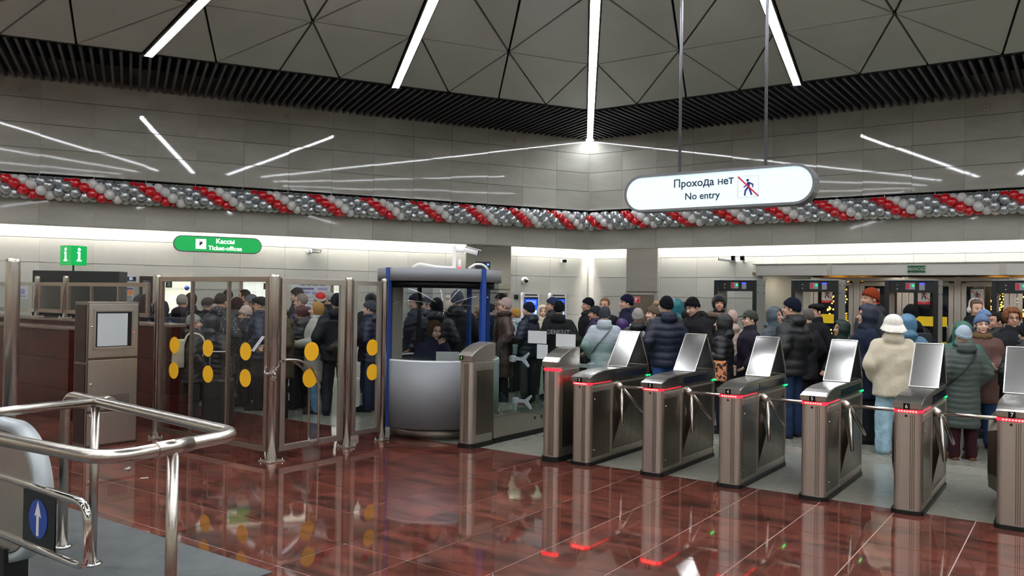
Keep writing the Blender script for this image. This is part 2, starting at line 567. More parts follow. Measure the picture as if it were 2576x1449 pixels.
# ---- walls
PW, PH = 0.90, 0.46
ZC = 2.98          # lower edge of the upper wall, the cove
ZS0, ZS1 = 3.50, 3.93   # ventilation slot
YL = APO + 0.28    # face of the lower wall
OPEN = 3.65        # half width of the entrance opening (right wall)
OPENZ = 2.36
def wall(k, name, detailed):
    S = SIDE / 2 + 0.1
    bm = bmesh.new()
    add_box(bm, (0, APO + 0.13, (ZC + ZS0) / 2 + 0.0), (2 * S, 0.16, ZS0 - ZC))
    add_box(bm, (0, APO + 0.13, (ZS1 + CEIL + 0.5) / 2), (2 * S, 0.16, CEIL + 0.5 - ZS1))
    if k == 0:
        add_box(bm, (-(S + 0.3 + OPEN) / 2, YL + 0.15, 1.74), (S + 0.3 - OPEN, 0.22, 3.50))
        add_box(bm, ((S + 0.3 + OPEN) / 2, YL + 0.15, 1.74), (S + 0.3 - OPEN, 0.22, 3.50))
        add_box(bm, (0, YL + 0.15, (OPENZ + 3.49) / 2), (2 * OPEN, 0.22, 3.49 - OPENZ))
    else:
        add_box(bm, (0, YL + 0.15, 1.74), (2 * S + 0.4, 0.22, 3.50))
    wl = struct(obj(name, bm, STONE_LO if detailed else STONE_HI, None, (O.x, O.y, 0), side_rot(k)))
    # slot back
    obj('slot_back', bx((0, APO + 0.19, (ZS0 + ZS1) / 2), (2 * S, 0.02, ZS1 - ZS0)), VOID, wl)
    if not detailed:
        return wl
    for z in (3.885, 3.835, 3.70):
        bmr = tube([(-SIDE / 2 + .05, APO + 0.035, z), (SIDE / 2 - .05, APO + 0.035, z)], 0.009, 8)
        obj('slot_bar', bmr, STEEL_H, wl)
    x = -SIDE / 2 + 0.4
    while x < SIDE / 2:
        obj('slot_bracket', bx((x, APO + 0.04, 3.80), (0.012, 0.012, 0.26)), STEEL_D, wl); x += 0.9
    rng = random.Random(40 + k)
    shared = {}
    def put(x0, x1, z0, z1, yf, m, tilt, nm='stone_panel'):
        w_, h_ = round(x1 - x0 - 0.004, 4), round(z1 - z0 - 0.009, 4)
        key = (w_, h_, m.name)
        if key not in shared:
            b = bx((0, 0.0, 0), (w_, 0.03, h_)); me = bpy.data.meshes.new('stone_panel'); b.to_mesh(me); b.free(); me.materials.append(m)
            shared[key] = me
        o = link(nm, shared[key], m, wl, ((x0 + x1) / 2, yf + 0.015, (z0 + z1) / 2))
        if tilt:
            o.rotation_euler = (rng.uniform(-tilt, tilt), 0, rng.uniform(-tilt, tilt))
    def seen(x, z):
        p = Vector(side_pt(k, x, APO, z))
        if p.y < 1: return False
        a, b = proj(p)
        return -260 < a < IW + 260
    xs = []
    x = (SIDE / 2) if k == 1 else (-SIDE / 2)
    sgn = -1 if k == 1 else 1
    x -= sgn * 0.0
    while abs(x) <= SIDE / 2 + 1e-6:
        x2 = x + sgn * PW
        if abs(x2) > SIDE / 2 + 0.5: break
        xs.append((min(x, x2), max(x, x2))); x = x2
    for a, b in xs:
        if not seen((a + b) / 2, 3.5): continue
        z = ZS1
        while z < CEIL + 0.05:
            put(a, b, z, min(z + PH, CEIL + 0.1), APO, STONE_HI, 0.0011); z += PH
        put(a, b, ZC, ZS0, APO, STONE_HI, 0.0004)
        # lower wall
        z = 0.0
        while z < 3.2:
            z2 = min(z + PH, 3.25)
            if k == 0 and b > -OPEN and a < OPEN and z < OPENZ + 0.2:
                if a < -OPEN < b: put(a, -OPEN, z, z2, YL, STONE_LO, 0)
                if a < OPEN < b: put(OPEN, b, z, z2, YL, STONE_LO, 0)
                if z2 > OPENZ + 0.2 or z > OPENZ:
                    put(max(a, -OPEN), min(b, OPEN), OPENZ + 0.2, z2, YL, STONE_LO, 0)
            else:
                put(a, b, z, z2, YL, STONE_LO, 0)
            z += PH
    return wl
WALLS = {}
for k, nm in enumerate(('wall_right', 'wall_left', 'wall_far_left', 'wall_rear_left', 'wall_rear', 'wall_far_right')):
    WALLS[k] = wall(k, nm, k in (0, 1))
    # cove lamp strip in the gap behind the upper wall
    t = tag(obj('cove_lamp_strip', bx((0, APO + 0.235, 3.14), (SIDE + 0.1, 0.05, 0.02)), COVE, None, (O.x, O.y, 0), side_rot(k)),
            ['white strip lamp hidden in the cove over the entrance doors', 'white strip lamp hidden in the cove over the ticket offices',
             'white strip lamp hidden in the cove of the far left wall', 'white strip lamp hidden in the cove of the rear left wall',
             'white strip lamp hidden in the cove of the rear wall', 'white strip lamp hidden in the cove of the far right wall'][k], 'lamp')
# ================================================================== turnstiles
TW = 0.22
LED_DOT = mat('led_dot', '#ff9090', 0.4, emit='#ff4038', power=16.0)
def build_turnstile(num, x, label):
    t = thing('turnstile', label, 'turnstile', rowp(x, 0), ROWROT, 'tripod turnstiles in the row')
    L = 1.45
    obj('plinth', prism(round_rect(-0.02, TW + 0.02, -0.02, L + 0.02, 0.07), 0, 0.035), BLACK, t)
    obj('body', prism(round_rect(0, TW, 0, L, 0.055), 0.035, 0.855), STEEL, t)
    # grooved front column edges
    g = bmesh.new()
    for k, gx in enumerate((0.135, 0.15, 0.165)):
        add_box(g, (gx, -0.0005, 0.445), (0.006, 0.005, 0.80))
    obj('front_groove', g, STEEL_D, t)
    # red light band on the front, thin continuation along the side
    obj('light_band', prism(round_rect(-0.004, TW + 0.004, -0.004, 0.10, 0.052), 0.858, 0.880), LED_RED, t)
    ld_ = bmesh.new()
    for k in range(7): add_box(ld_, (0.045 + 0.022 * k, -0.006, 0.869), (0.013, 0.008, 0.010))
    obj('light_dots', ld_, LED_DOT, t)
    obj('side_light', bx((TW / 2, 0.28, 0.869), (TW + 0.004, 0.40, 0.006)), LED_RED, t)
    obj('collar', prism(round_rect(0, TW, 0.002, L, 0.055), 0.853, 0.90), STEEL_D, t)
    # cap with sloping nose
    prof = [(-0.012, 0.895), (-0.014, 0.938), (0.02, 0.950), (0.08, 0.965), (0.18, 0.983), (0.32, 0.996), (0.5, 1.0), (1.40, 1.0), (1.44, 0.985), (1.452, 0.95), (1.452, 0.895)]
    cb = prism(prof, -0.006, TW + 0.006, lambda p, q, s: (s, p, q))
    es = [e for e in cb.edges if abs(e.verts[0].co.x - e.verts[1].co.x) < 1e-6]
    bmesh.ops.bevel(cb, geom=es, offset=0.008, segments=2, affect='EDGES')
    obj('cap', cb, STEEL_H, t)
    # number plate
    obj('number_plate', bx((0.105, -0.016, 0.912), (0.05, 0.006, 0.052)), BLACK_G, t)
    text('number', str(num), 0.045, WHITE, t, face_mat(0.105, -0.021, 0.911))
    k = bmesh.new(); add_lathe(k, [(0.011, 0), (0.011, 0.004), (0.006, 0.006)], (0.10, 0.0, 0.832), 12, Matrix.Rotation(PI / 2, 3, 'X'))
    obj('lock', k, BLACK, t)
    # right side: service door, inset flank with a folded plate, dark strip
    d = obj('service_door', bx((TW + 0.003, 0.265, 0.43), (0.006, 0.40, 0.70), bev=0.002), STEEL_D, t)
    for z in (0.16, 0.70):
        b = bmesh.new(); add_lathe(b, [(0.009, 0), (0.009, 0.006), (0.004, 0.008)], (TW + 0.006, 0.10, z), 10, Matrix.Rotation(PI / 2, 3, 'Y')); obj('door_screw', b, CHROME, d)
    obj('side_rail', bx((TW + 0.004, 0.265, 0.815), (0.008, 0.41, 0.045), bev=0.002), STEEL, t)
    fr = bmesh.new()
    for c, s in (((0, 0.50, 0.45), (0.014, 0.018, 0.80)), ((0, 1.40, 0.45), (0.014, 0.018, 0.80)), ((0, 0.95, 0.10), (0.014, 0.90, 0.03)), ((0, 0.95, 0.845), (0.014, 0.90, 0.02))):
        add_box(fr, (TW + 0.005, c[1], c[2]), s)
    obj('flank_frame', fr, STEEL, t)
    fl = bmesh.new()
    a = [fl.verts.new(p) for p in ((TW + 0.002, 0.51, 0.115), (TW + 0.002, 1.39, 0.115), (TW + 0.002, 1.39, 0.835), (TW + 0.002, 0.51, 0.835), (TW + 0.055, 0.62, 0.45), (TW + 0.03, 0.95, 0.28))]
    for f in ((0, 1, 5), (0, 5, 4), (1, 2, 5), (2, 4, 5), (2, 3, 4), (3, 0, 4)):
        fl.faces.new([a[i] for i in f])
    bmesh.ops.recalc_face_normals(fl, faces=fl.faces[:])
    obj('folded_flank', fl, STEEL_D, t)
    obj('display_strip', bx((TW + 0.007, 0.95, 0.925), (0.006, 0.82, 0.075), bev=0.002), mat('strip_glass', '#1b2027', 0.1), t)
    obj('rear_light', bx((TW + 0.006, 1.42, 0.873), (0.008, 0.10, 0.014)), LED_GRN, t)
    # bump on the left flank
    bp = [(0.50, 0.30), (0.62, 0.14), (1.25, 0.14), (1.38, 0.30), (1.38, 0.72), (1.28, 0.84), (0.62, 0.84), (0.50, 0.72)]
    gb = bmesh.new()
    lo = [gb.verts.new((0.001, y, z)) for y, z in bp]
    hi = [gb.verts.new((-0.11, 0.94 + (y - 0.94) * 0.8, 0.49 + (z - 0.49) * 0.86)) for y, z in bp]
    gb.faces.new(hi)
    for i in range(8): gb.faces.new((lo[i], lo[(i + 1) % 8], hi[(i + 1) % 8], hi[i]))
    bmesh.ops.recalc_face_normals(gb, faces=gb.faces[:])
    obj('side_guard', gb, STEEL_D, t)
    # tripod
    hx, hy, hz = TW + 0.060, 0.62, 0.80
    hb = bmesh.new()
    ax = Vector((0.80, -0.10, -0.55)).normalized()
    add_lathe(hb, [(0.038, -0.06), (0.038, 0.0), (0.031, 0.018), (0.016, 0.026)], (hx - 0.02, hy, hz), 20, Vector((0, 0, 1)).rotation_difference(ax).to_matrix())
    hub = obj('tripod_hub', hb, STEEL, t)
    for v in ((0.47, 0.0, 0.0), (0.045, -0.06, -0.42), (0.06, 0.40, -0.32)):
        p0 = Vector((hx, hy, hz)); v = Vector(v)
        b = tube([p0 + v * 0.06, p0 + v * 0.97, p0 + v], [0.018, 0.018, 0.012], 12)
        obj('tripod_arm', b, STEEL_TUBE, t)
    # mirror screens leaning together above the cap
    def screen(y0, z0, y1, z1, nm, m):
        d = Vector((0, y1 - y0, z1 - z0)); L_ = d.length
        rot = Matrix.Rotation(math.atan2(d.z, d.y), 3, 'X')
        c = ((TW) / 2, (y0 + y1) / 2, (z0 + z1) / 2)
        s = obj(nm, bx(c, (TW + 0.02, L_, 0.008), rot=rot), m, t)
        f = bmesh.new()
        up = rot @ Vector((0, 0, 1))
        for sx in (-1, 1):
            add_box(f, Vector(c) + Vector((sx * (TW / 2 + 0.012), 0, 0)), (0.010, L_ + 0.01, 0.018), rot=rot)
        for sy in (-1, 1):
            add_box(f, Vector(c) + rot @ Vector((0, sy * L_ / 2, 0)), (TW + 0.034, 0.010, 0.018), rot=rot)
        obj('screen_frame', f, STEEL_H, s)
    screen(0.83, 1.004, 1.16, 1.395, 'mirror_screen', STEEL_M)
    screen(1.175, 1.395, 1.40, 1.004, 'rear_screen', DARKGREY)
    return t
SP = 0.79
nums = [(2, -2), (3, -1), (4, 0), (5, 1), (6, 2), (7, 3)]
wordsn = {2: 'two', 3: 'three', 4: 'four', 5: 'five', 6: 'six', 7: 'seven'}
FEET = {2: (1447, 1163), 3: (1613, 1192), 4: (1803, 1222), 5: (2012, 1253), 6: (2245, 1288), 7: (2505, 1327)}
for n, i in nums:
    x = row_xy(ground(*FEET[n]))[0]
    build_turnstile(n, x, 'steel tripod turnstile with red light band and the number %s on its front' % wordsn[n])

# ---- wide gate: two tall stanchions, glass barriers, swing arms
def stanchion(name, x, D, num, label, band):
    t = thing(name, label, 'gate post', rowp(x, D), ROWROT, 'stanchions of the wide gate')
    L, W_ = 0.46, 0.20
    obj('plinth', prism(round_rect(-0.015, W_ + 0.015, -0.015, L + 0.015, 0.07), 0, 0.055), BLACK, t)
    obj('body', prism(round_rect(0, W_, 0, L, 0.06), 0.055, 1.03), STEEL, t)
    g = bmesh.new()
    for gx in (0.09, 0.105, 0.12, 0.135, 0.15): add_box(g, (gx, -0.0008, 0.53), (0.005, 0.006, 0.92))
    obj('front_groove', g, STEEL_D, t)
    obj('light_band', prism(round_rect(-0.004, W_ + 0.004, -0.004, 0.1, 0.055), 1.015 if not band else 0.985, 1.02 if not band else 1.012), LED_RED if band else BLACK, t)
    pf = [(-0.006, 1.03), (-0.012, 1.085), (0.05, 1.13), (0.14, 1.175), (0.26, 1.215), (0.40, 1.235), (0.462, 1.225), (0.462, 1.03)]
    cb = prism(pf, -0.005, W_ + 0.005, lambda p, q, s: (s, p, q))
    es = [e for e in cb.edges if abs(e.verts[0].co.x - e.verts[1].co.x) < 1e-6]
    bmesh.ops.bevel(cb, geom=es, offset=0.008, segments=2, affect='EDGES')
    obj('cap', cb, STEEL_H if band else STEEL, t)
    obj('service_door', bx((W_ + 0.002, 0.26, 0.53), (0.006, 0.33, 0.76), bev=0.002), STEEL_D, t)
    obj('lock_plate', bx((W_ + 0.003, 0.26, 0.965), (0.008, 0.36, 0.07), bev=0.002), STEEL, t)
    if num:
        obj('number_plate', bx((0.055, -0.013, 1.062), (0.05, 0.006, 0.05)), BLACK_G, t)
        text('number', str(num), 0.04, LED_GRN, t, face_mat(0.055, -0.018, 1.061))
    return t
s1 = row_xy(ground(1150, 1125)); s2 = row_xy(ground(1361, 1158))
stanchion('gate_stanchion', s1[0], s1[1], 1, 'tall slim steel stanchion numbered 1 beside the glass cabin', False)
stanchion('gate_stanchion', s2[0], s2[1], 0, 'tall slim steel stanchion with glowing red band beside turnstile number 2', True)
def gate_barrier(x, D, L, label, clamp_side):
    t = thing('gate_barrier', label, 'barrier', rowp(x, D), ROWROT, 'low glass barriers of the wide gate')
    obj('plinth', bx((0, L / 2, 0.03), (0.20, L, 0.06)), BLACK, t)
    obj('base_box', bx((0, L / 2, 0.185), (0.18, L, 0.25), bev=0.004), STEEL, t)
    obj('ledge', bx((0, L / 2, 0.325), (0.19, L, 0.03), bev=0.003), STEEL_H, t)
    for yy in (0.9, 1.06):
        obj('socket', bx((0.092, yy, 0.215), (0.008, 0.03, 0.035)), BLACK, t)
    pf = [(0.0, 0.34), (L, 0.34), (L, 1.20)] + [(L * (1 - u), 1.20 + 0.10 * math.sin(PI * u * 0.62) - 0.05 * u) for u in (0.15, 0.3, 0.5, 0.7, 0.85)] + [(0.0, 1.14)]
    obj('glass_sheet', prism(pf, -0.005, 0.005, lambda p, q, s: (s, p, q)), PANE_G, t)
    for yy in (0.25, L - 0.2):
        obj('glass_clamp', bx((0, yy, 0.37), (0.05, 0.05, 0.07), bev=0.012), CHROME, t)
    return t
gb1 = gate_barrier(s1[0] + 0.10, s1[1] + 0.47, 1.75, 'low steel barrier with curved clear glass behind stanchion numbered 1', 1)
gb2 = gate_barrier(s2[0] + 0.10, s2[1] + 0.47, 1.30, 'low steel barrier with clear glass behind the red-banded stanchion', -1)
def swing_leaf(px, py, D, sgn, label, papers):
    p = on_row(px, D)
    t = thing('swing_gate_leaf', label, 'gate leaf', p, ROWROT, 'glass swing leaves of the wide gate')
    w_ = 0.52
    pf = [(0, 0.30), (sgn * w_, 0.30), (sgn * w_, 1.27)] + [(sgn * w_ * (1 - u), 1.27 + 0.13 * math.sin(PI / 2 * u)) for u in (0.2, 0.4, 0.6, 0.8)] + [(0, 1.40), ]
    obj('glass_leaf', prism(pf, -0.005, 0.005, lambda p_, q, s: (p_, s, q)), PANE_G, t)
    obj('leaf_post', tube([(0, 0, 0), (0, 0, 1.0)], 0.024, 14), STEEL_TUBE, t)
    for z in (0.45, 0.95):
        obj('hinge_clamp', bx((sgn * 0.03, 0, z), (0.08, 0.05, 0.06), bev=0.012), STEEL, t)
    for (x, z, ww, hh) in papers:
        obj('paper_notice', bx((x, -0.009, z), (ww, 0.003, hh)), mat('notice_paper', '#c3c6c6', 0.6), t, label='pale printed notice on the glass')
    return t
swing_leaf(1384, 0, s2[1] + 1.15, -1, 'glass swing leaf with two white notices', [(-0.18, 1.28, 0.28, 0.16), (-0.10, 1.10, 0.16, 0.18)])
swing_leaf(1396, 0, s2[1] + 1.05, 1, 'glass swing leaf with one white notice', [(0.17, 1.26, 0.28, 0.16)])
GREYP = mat('grey_arm_plastic', '#8d9396', 0.4)
def swing_arm(t, y, z, flip, stem):
    """forked arm pivoting beside the glass; part of the barrier t"""
    s, k = flip, 0.60
    def q(pts): return [(a * k, z + b * k) for a, b in pts]
    pv = obj('gate_arm', prism(q([(0.02, -0.03), (0.26, -0.03), (0.27, 0.035), (0.02, 0.045)]), y - 0.012, y + 0.012, lambda a, b, c: (s * a, c, b)), GREYP, t)
    obj('pivot', bx((0, y, z), (0.07, 0.06, 0.08), bev=0.008), GREYP, pv)
    if stem: obj('pivot_stem', tube([(0, y, 0.335), (0, y, z)], 0.018, 12), GREYP, pv)
    obj('fork', prism(q([(0.24, 0.035), (0.24, -0.03), (0.40, -0.16), (0.42, -0.13), (0.33, 0.0), (0.42, 0.12), (0.40, 0.15)]), y - 0.012, y + 0.012, lambda a, b, c: (s * a, c, b)), GREYP, pv)
def arm_y(base_xy, px):
    """distance behind the barrier start where column px crosses the barrier line"""
    lo, hi = -0.5, 3.0
    for _ in range(40):
        m = (lo + hi) / 2
        if proj(rowp(base_xy[0], base_xy[1] + m, 1.0))[0] < px: lo = m
        else: hi = m
    return lo
swing_arm(gb1, arm_y((s1[0] + 0.10, s1[1] + 0.47), 1290), 1.0, 1, False)
swing_arm(gb1, arm_y((s1[0] + 0.10, s1[1] + 0.47), 1298), 0.46, 1, True)
swing_arm(gb2, arm_y((s2[0] + 0.10, s2[1] + 0.47), 1486), 0.98, -1, False)

# ================================================================== glass and steel fence
def post(px, D_ground, h, r, label, z0=0.0, base=True):
    p = D_ground
    t = thing('fence_post', label, 'post', (p.x, p.y, z0), ROWROT, 'steel fence posts')
    obj('tube', lathe([(r, 0.012), (r, h - 0.03), (r * 0.96, h - 0.012), (r * 0.7, h), (0.004, h + 0.004)], seg=20), STEEL_TUBE, t)
    if base:
        obj('base_plate', bx((0, 0, 0.006), (r * 3.4, r * 3.4, 0.012), bev=0.003), STEEL, t)
        for sx in (-1, 1):
            for sy in (-1, 1):
                obj('bolt', lathe([(0.009, 0.01), (0.009, 0.028), (0.004, 0.034)], (sx * r * 1.35, sy * r * 1.35, 0), 8), CHROME, t)
    return t
PA = ground(388, 1103); PB = ground(683, 1160); PD = ground(887, 1127); PE = ground(978, 1110)
ax, ay = row_xy(PB)
PA = rowp(row_xy(PA)[0], ay)                      # fence runs along the row direction
PD = rowp(ax + 0.0, row_xy(PD)[1]); PE = rowp(ax + 0.0, row_xy(PE)[1])
post(388, PA, 1.985, 0.038, 'slim steel post standing on the red floor beside the parapet end')
post(685, PB, 1.985, 0.058, 'thick steel corner post with a chain and padlock')
post(887, PD, 1.985, 0.048, 'steel hinge post of the glass gate')
post(978, PE, 1.985, 0.040, 'slim steel post beside the blue cabin pillar')
POSTL = at(28, 900, 6.6); POSTL.z = 0
post(28, POSTL, 2.03, 0.054, 'thick steel post beside the escalator handrail')
def fence_panel(name, a, b, z0, z1, label, cat, mull=(), fw=0.055, fm=FRAME_BROWN, inset=(0.06, 0.06), dots=(), depth=0.04, group=None):
    """framed glass between floor points a and b"""
    d = b - a; L = d.length; rz = math.atan2(d.y, d.x)
    t = thing(name, label, cat, (a.x, a.y, 0), rz, group)
    x0, x1 = inset[0], L - inset[1]
    for nm, c, s in (('top_rail', ((x0 + x1) / 2, 0, z1 - fw / 2), (x1 - x0, depth, fw)), ('bottom_rail', ((x0 + x1) / 2, 0, z0 + fw / 2), (x1 - x0, depth, fw)),
                     ('stile', (x0 + fw / 2, 0, (z0 + z1) / 2), (fw, depth, z1 - z0 - 2 * fw)), ('stile', (x1 - fw / 2, 0, (z0 + z1) / 2), (fw, depth, z1 - z0 - 2 * fw))):
        obj(nm, bx(c, s, bev=0.003), fm, t)
    edges = [x0 + fw] + [x0 + m * (x1 - x0) for m in mull] + [x1 - fw]
    for m in mull:
        obj('mullion', bx((x0 + m * (x1 - x0), 0, (z0 + z1) / 2), (0.030, depth, z1 - z0 - 2 * fw), bev=0.003), fm, t)
    for e0, e1 in zip(edges, edges[1:]):
        g = 0.0 if e0 == edges[0] else 0.015
        obj('glass_pane', bx(((e0 + e1) / 2, 0, (z0 + z1) / 2), (e1 - e0 - 0.012, 0.008, z1 - z0 - 2 * fw)), PANE, t)
    for dx, dz, dr in dots:
        b_ = bmesh.new(); add_lathe(b_, [(dr, 0), (dr, 0.002)], (dx, -0.005, dz), 28, Matrix.Rotation(PI / 2, 3, 'X'))
        obj('yellow_dot', b_, YELLOW, t, label='yellow warning dot')
    return t
def along(a, b, px, py):
    """distance from a along a->b and height where the pixel ray meets that vertical plane"""
    d = (b - a); L = d.length; dn = d / L; nn = Vector((-dn.y, dn.x, 0))
    r = ray(px, py)
    s = ((a - CAMP).dot(nn)) / r.dot(nn)
    p = CAMP + r * s
    return (p - a).dot(dn), p.z
dots = []
for px, py in ((440, 868), (438, 932), (524, 876), (524, 941), (619, 884), (618, 951)):
    u_, z_ = along(PA, PB, px, py); dots.append((u_, z_, 0.098))
m1 = along(PA, PB, 482, 900)[0]; m2 = along(PA, PB, 574, 900)[0]; LL = (PB - PA).length - 0.13
fence_panel('glass_fence', PA, PB, 0.09, 1.96, 'framed glass fence panel of three panes with six yellow dots', 'fence', mull=((m1 - .06) / LL, (m2 - .06) / LL), inset=(0.055, 0.075), dots=dots)
dots = [(along(PB, PD, px, py)[0], along(PB, PD, px, py)[1], 0.105) for px, py in ((783, 884), (779, 951))]
gate = fence_panel('glass_gate', PB, PD, 0.09, 1.95, 'framed glass gate with bowed handle and two yellow dots', 'gate', inset=(0.085, 0.075), fm=STEEL, fw=0.065, dots=dots)
# bowed handle bar on the gate
LG = (PD - PB).length
for s, off in ((-1, 0.08), (1, 0.08)):
    hp = [(0.10, s * 0.03, 1.06), (0.12, s * off, 1.075), (0.30, s * off, 1.06), (0.48, s * off, 0.95), (0.56, s * off, 0.80), (0.57, s * off, 0.55), (0.57, s * off, 0.14), (0.57, s * 0.02, 0.12)]
    obj('bow_handle', tube(fillet(hp, 0.12, 5), 0.013, 10), STEEL_TUBE, gate)
dots = [(along(PD, PE, px, py)[0], along(PD, PE, px, py)[1], 0.098) for px, py in ((936, 874), (936, 936))]
fence_panel('glass_fence', PD, PE, 0.12, 1.95, 'narrow framed glass fence panel with two yellow dots', 'fence', inset=(0.07, 0.06), fm=STEEL, dots=dots)
# chain and padlock on the corner post
ch = thing('chain', 'short steel chain looped around the thick corner post', 'chain', (PB.x, PB.y, 0), ROWROT)
npts = 22
for k in range(npts):
    u_ = k / (npts - 1)
    a_ = PI * (0.95 + 1.1 * u_)
    rr = 0.068
    z = 1.06 - 0.13 * math.sin(PI * u_) ** 0.7
    p = Vector((rr * math.cos(a_) * 1.35, rr * math.sin(a_) * 1.2, z))
    ring = [p + (Vector((math.cos(2 * PI * j / 10) * 0.013, 0, math.sin(2 * PI * j / 10) * 0.008)) if k % 2 else Vector((0, math.cos(2 * PI * j / 10) * 0.009, math.sin(2 * PI * j / 10) * 0.013))) for j in range(10)]
    obj('chain_link', tube(ring, 0.0028, 6, True), CHROME, ch)
pl = thing('padlock', 'small steel padlock hanging on the chain', 'padlock', (PB.x + 0.02, PB.y - 0.085, 0.86), ROWROT)
obj('lock_body', bx((0.02, 0, 0.02), (0.06, 0.028, 0.05), bev=0.006), STEEL_H, pl)
obj('shackle', tube(fillet([(0.0, 0, 0.04), (0.0, 0, 0.085), (0.04, 0, 0.085), (0.04, 0, 0.04)], 0.02), 0.006, 8), CHROME, pl)

# ---- red granite parapet with a low glass fence on top
pr = on_row(433, 0); prx, pry = row_xy(PA)
PY = pry + 0.42                     # parapet front face, measured behind the row
xr = row_xy(on_row(433, PY))[0]
xl = xr - 6.0
par = thing('parapet', 'dark red granite parapet wall carrying the low glass fence', 'parapet', rowp(xr, PY), ROWROT)
for i in range(5):
    for j in range(3):
        z0, z1 = (0, 0.45, 0.9)[j], (0.45, 0.9, 1.325)[j]
        obj('granite_slab', bx((-0.6 - 1.2 * i, 0.18, (z0 + z1) / 2), (1.196, 0.36, z1 - z0 - 0.004)), GRANITE_W, par)
CAPST = mat('capstone', '#6e5c53', 0.25, col2='#5a4a43', scale=8)
obj('capstone', bx((-3.0, 0.18, 1.3425), (6.02, 0.40, 0.035), bev=0.004), CAPST, par)
step = thing('parapet_step', 'lower red granite ledge in front of the parapet', 'parapet', rowp(xr - 1.75, PY - 0.42), ROWROT)
for i in range(3):
    for j in range(3):
        z0, z1 = (0, 0.42, 0.84)[j], (0.42, 0.84, 1.235)[j]
        obj('granite_slab', bx((-0.6 - 1.2 * i, 0.205, (z0 + z1) / 2), (1.196, 0.40, z1 - z0 - 0.004)), GRANITE_W, step)
obj('capstone', bx((-1.8, 0.20, 1.25), (3.62, 0.43, 0.03), bev=0.004), CAPST, step)
FP = [on_row(375, PY + 0.16), on_row(165, PY + 0.16), on_row(94, PY + 0.16)]
FP.append(FP[2] + (FP[2] - FP[1]) * 2.2)
for i, (q, lb) in enumerate(((FP[1], 'short steel post on the parapet in front of the dark information board'), (FP[2], 'short steel post on the parapet at the edge of the information board'))):
    post(0, q, 0.64, 0.042, lb, z0=1.36)
fence_panel('parapet_fence_panel', FP[1], FP[0], 1.43, 1.90, 'low framed glass panel of three panes on the parapet', 'fence', mull=(0.32, 0.65), group='low glass panels on the parapet', inset=(0.06, 0.0))
fence_panel('parapet_fence_panel', FP[2], FP[1], 1.43, 1.90, 'short low framed glass panel between two posts on the parapet', 'fence', group='low glass panels on the parapet')
fence_panel('parapet_fence_panel', FP[3], FP[2], 1.43, 1.90, 'long low framed glass panel on the parapet past the thick escalator post', 'fence', fm=STEEL_H, group='low glass panels on the parapet')

# ---- steel information terminal in front of the parapet
K0 = ground(212, 1130); K1 = ground(323, 1112)
kx, ky = row_xy(K0)
kl = thing('steel_terminal', 'tall brushed steel terminal with a blank grey screen', 'terminal', rowp(kx, ky), ROWROT + PI / 2)
# local x along N (face width), local y to the left along -U
KW, KD, KH = 0.62, 0.27, 1.655
obj('cabinet', bx((KW / 2, KD / 2, KH / 2), (KW, KD, KH), bev=0.008), STEEL_D, kl)
def kplate(x0, x1, z0, z1, m, nm, y=-0.004, th=0.008):
    return obj(nm, bx(((x0 + x1) / 2, y, (z0 + z1) / 2), (x1 - x0, th, z1 - z0), bev=0.002), m, kl)
kd = kplate(0.02, KW - 0.02, 1.02, KH - 0.02, STEEL, 'upper_door')
sb = prism([(0.10, 1.14), (KW - 0.10, 1.14), (KW - 0.10, 1.54), (0.10, 1.54)], -0.014, -0.008, lambda p, q, s: (p, s, q))
obj('screen_bezel', sb, BLACK, kl)
obj('screen', bx((KW / 2 - 0.02, -0.016, 1.335), (0.355, 0.004, 0.375)), mat('blank_screen', '#a4a9a9', 0.25, emit='#a4a9a9', power=0.12), kl)
hb = bmesh.new()
for z in (1.12, 1.56): add_box(hb, (KW / 2, -0.012, z), (KW - 0.14, 0.016, 0.02))
for x in (0.08, KW - 0.08): add_box(hb, (x, -0.012, 1.34), (0.02, 0.016, 0.46))
obj('screen_surround', hb, STEEL, kl)
md = kplate(0.02, KW - 0.02, 0.42, 0.99, STEEL, 'middle_door')
ld = kplate(0.02, KW - 0.02, 0.03, 0.39, STEEL, 'lower_door')
for z, par_ in ((0.36, ld), (0.72, md), (1.37, kd)):
    obj('lock', lathe([(0.014, 0), (0.014, 0.008), (0.006, 0.012)], (0.055, -0.008, z), 12, Matrix.Rotation(PI / 2, 3, 'X')), CHROME, par_)
vg = bmesh.new()
for i in range(12):
    for j in range(8):
        add_box(vg, (0.28 + 0.02 * i, -0.0085, 0.45 + 0.018 * j), (0.009, 0.003, 0.009))
obj('vent_holes', vg, BLACK, md)
for z0, z1 in ((0.05, 0.45), (0.47, 0.95), (0.97, 1.62)):
    obj('side_panel', bx((-0.003, KD / 2, (z0 + z1) / 2), (0.006, KD - 0.04, z1 - z0), bev=0.002), mat('brown_side', '#3a2a28', 0.3, 0.6), kl)
obj('status_light', ball((KW - 0.075, -0.02, 1.30), 0.006, 8, 6), LED_RED, kl)
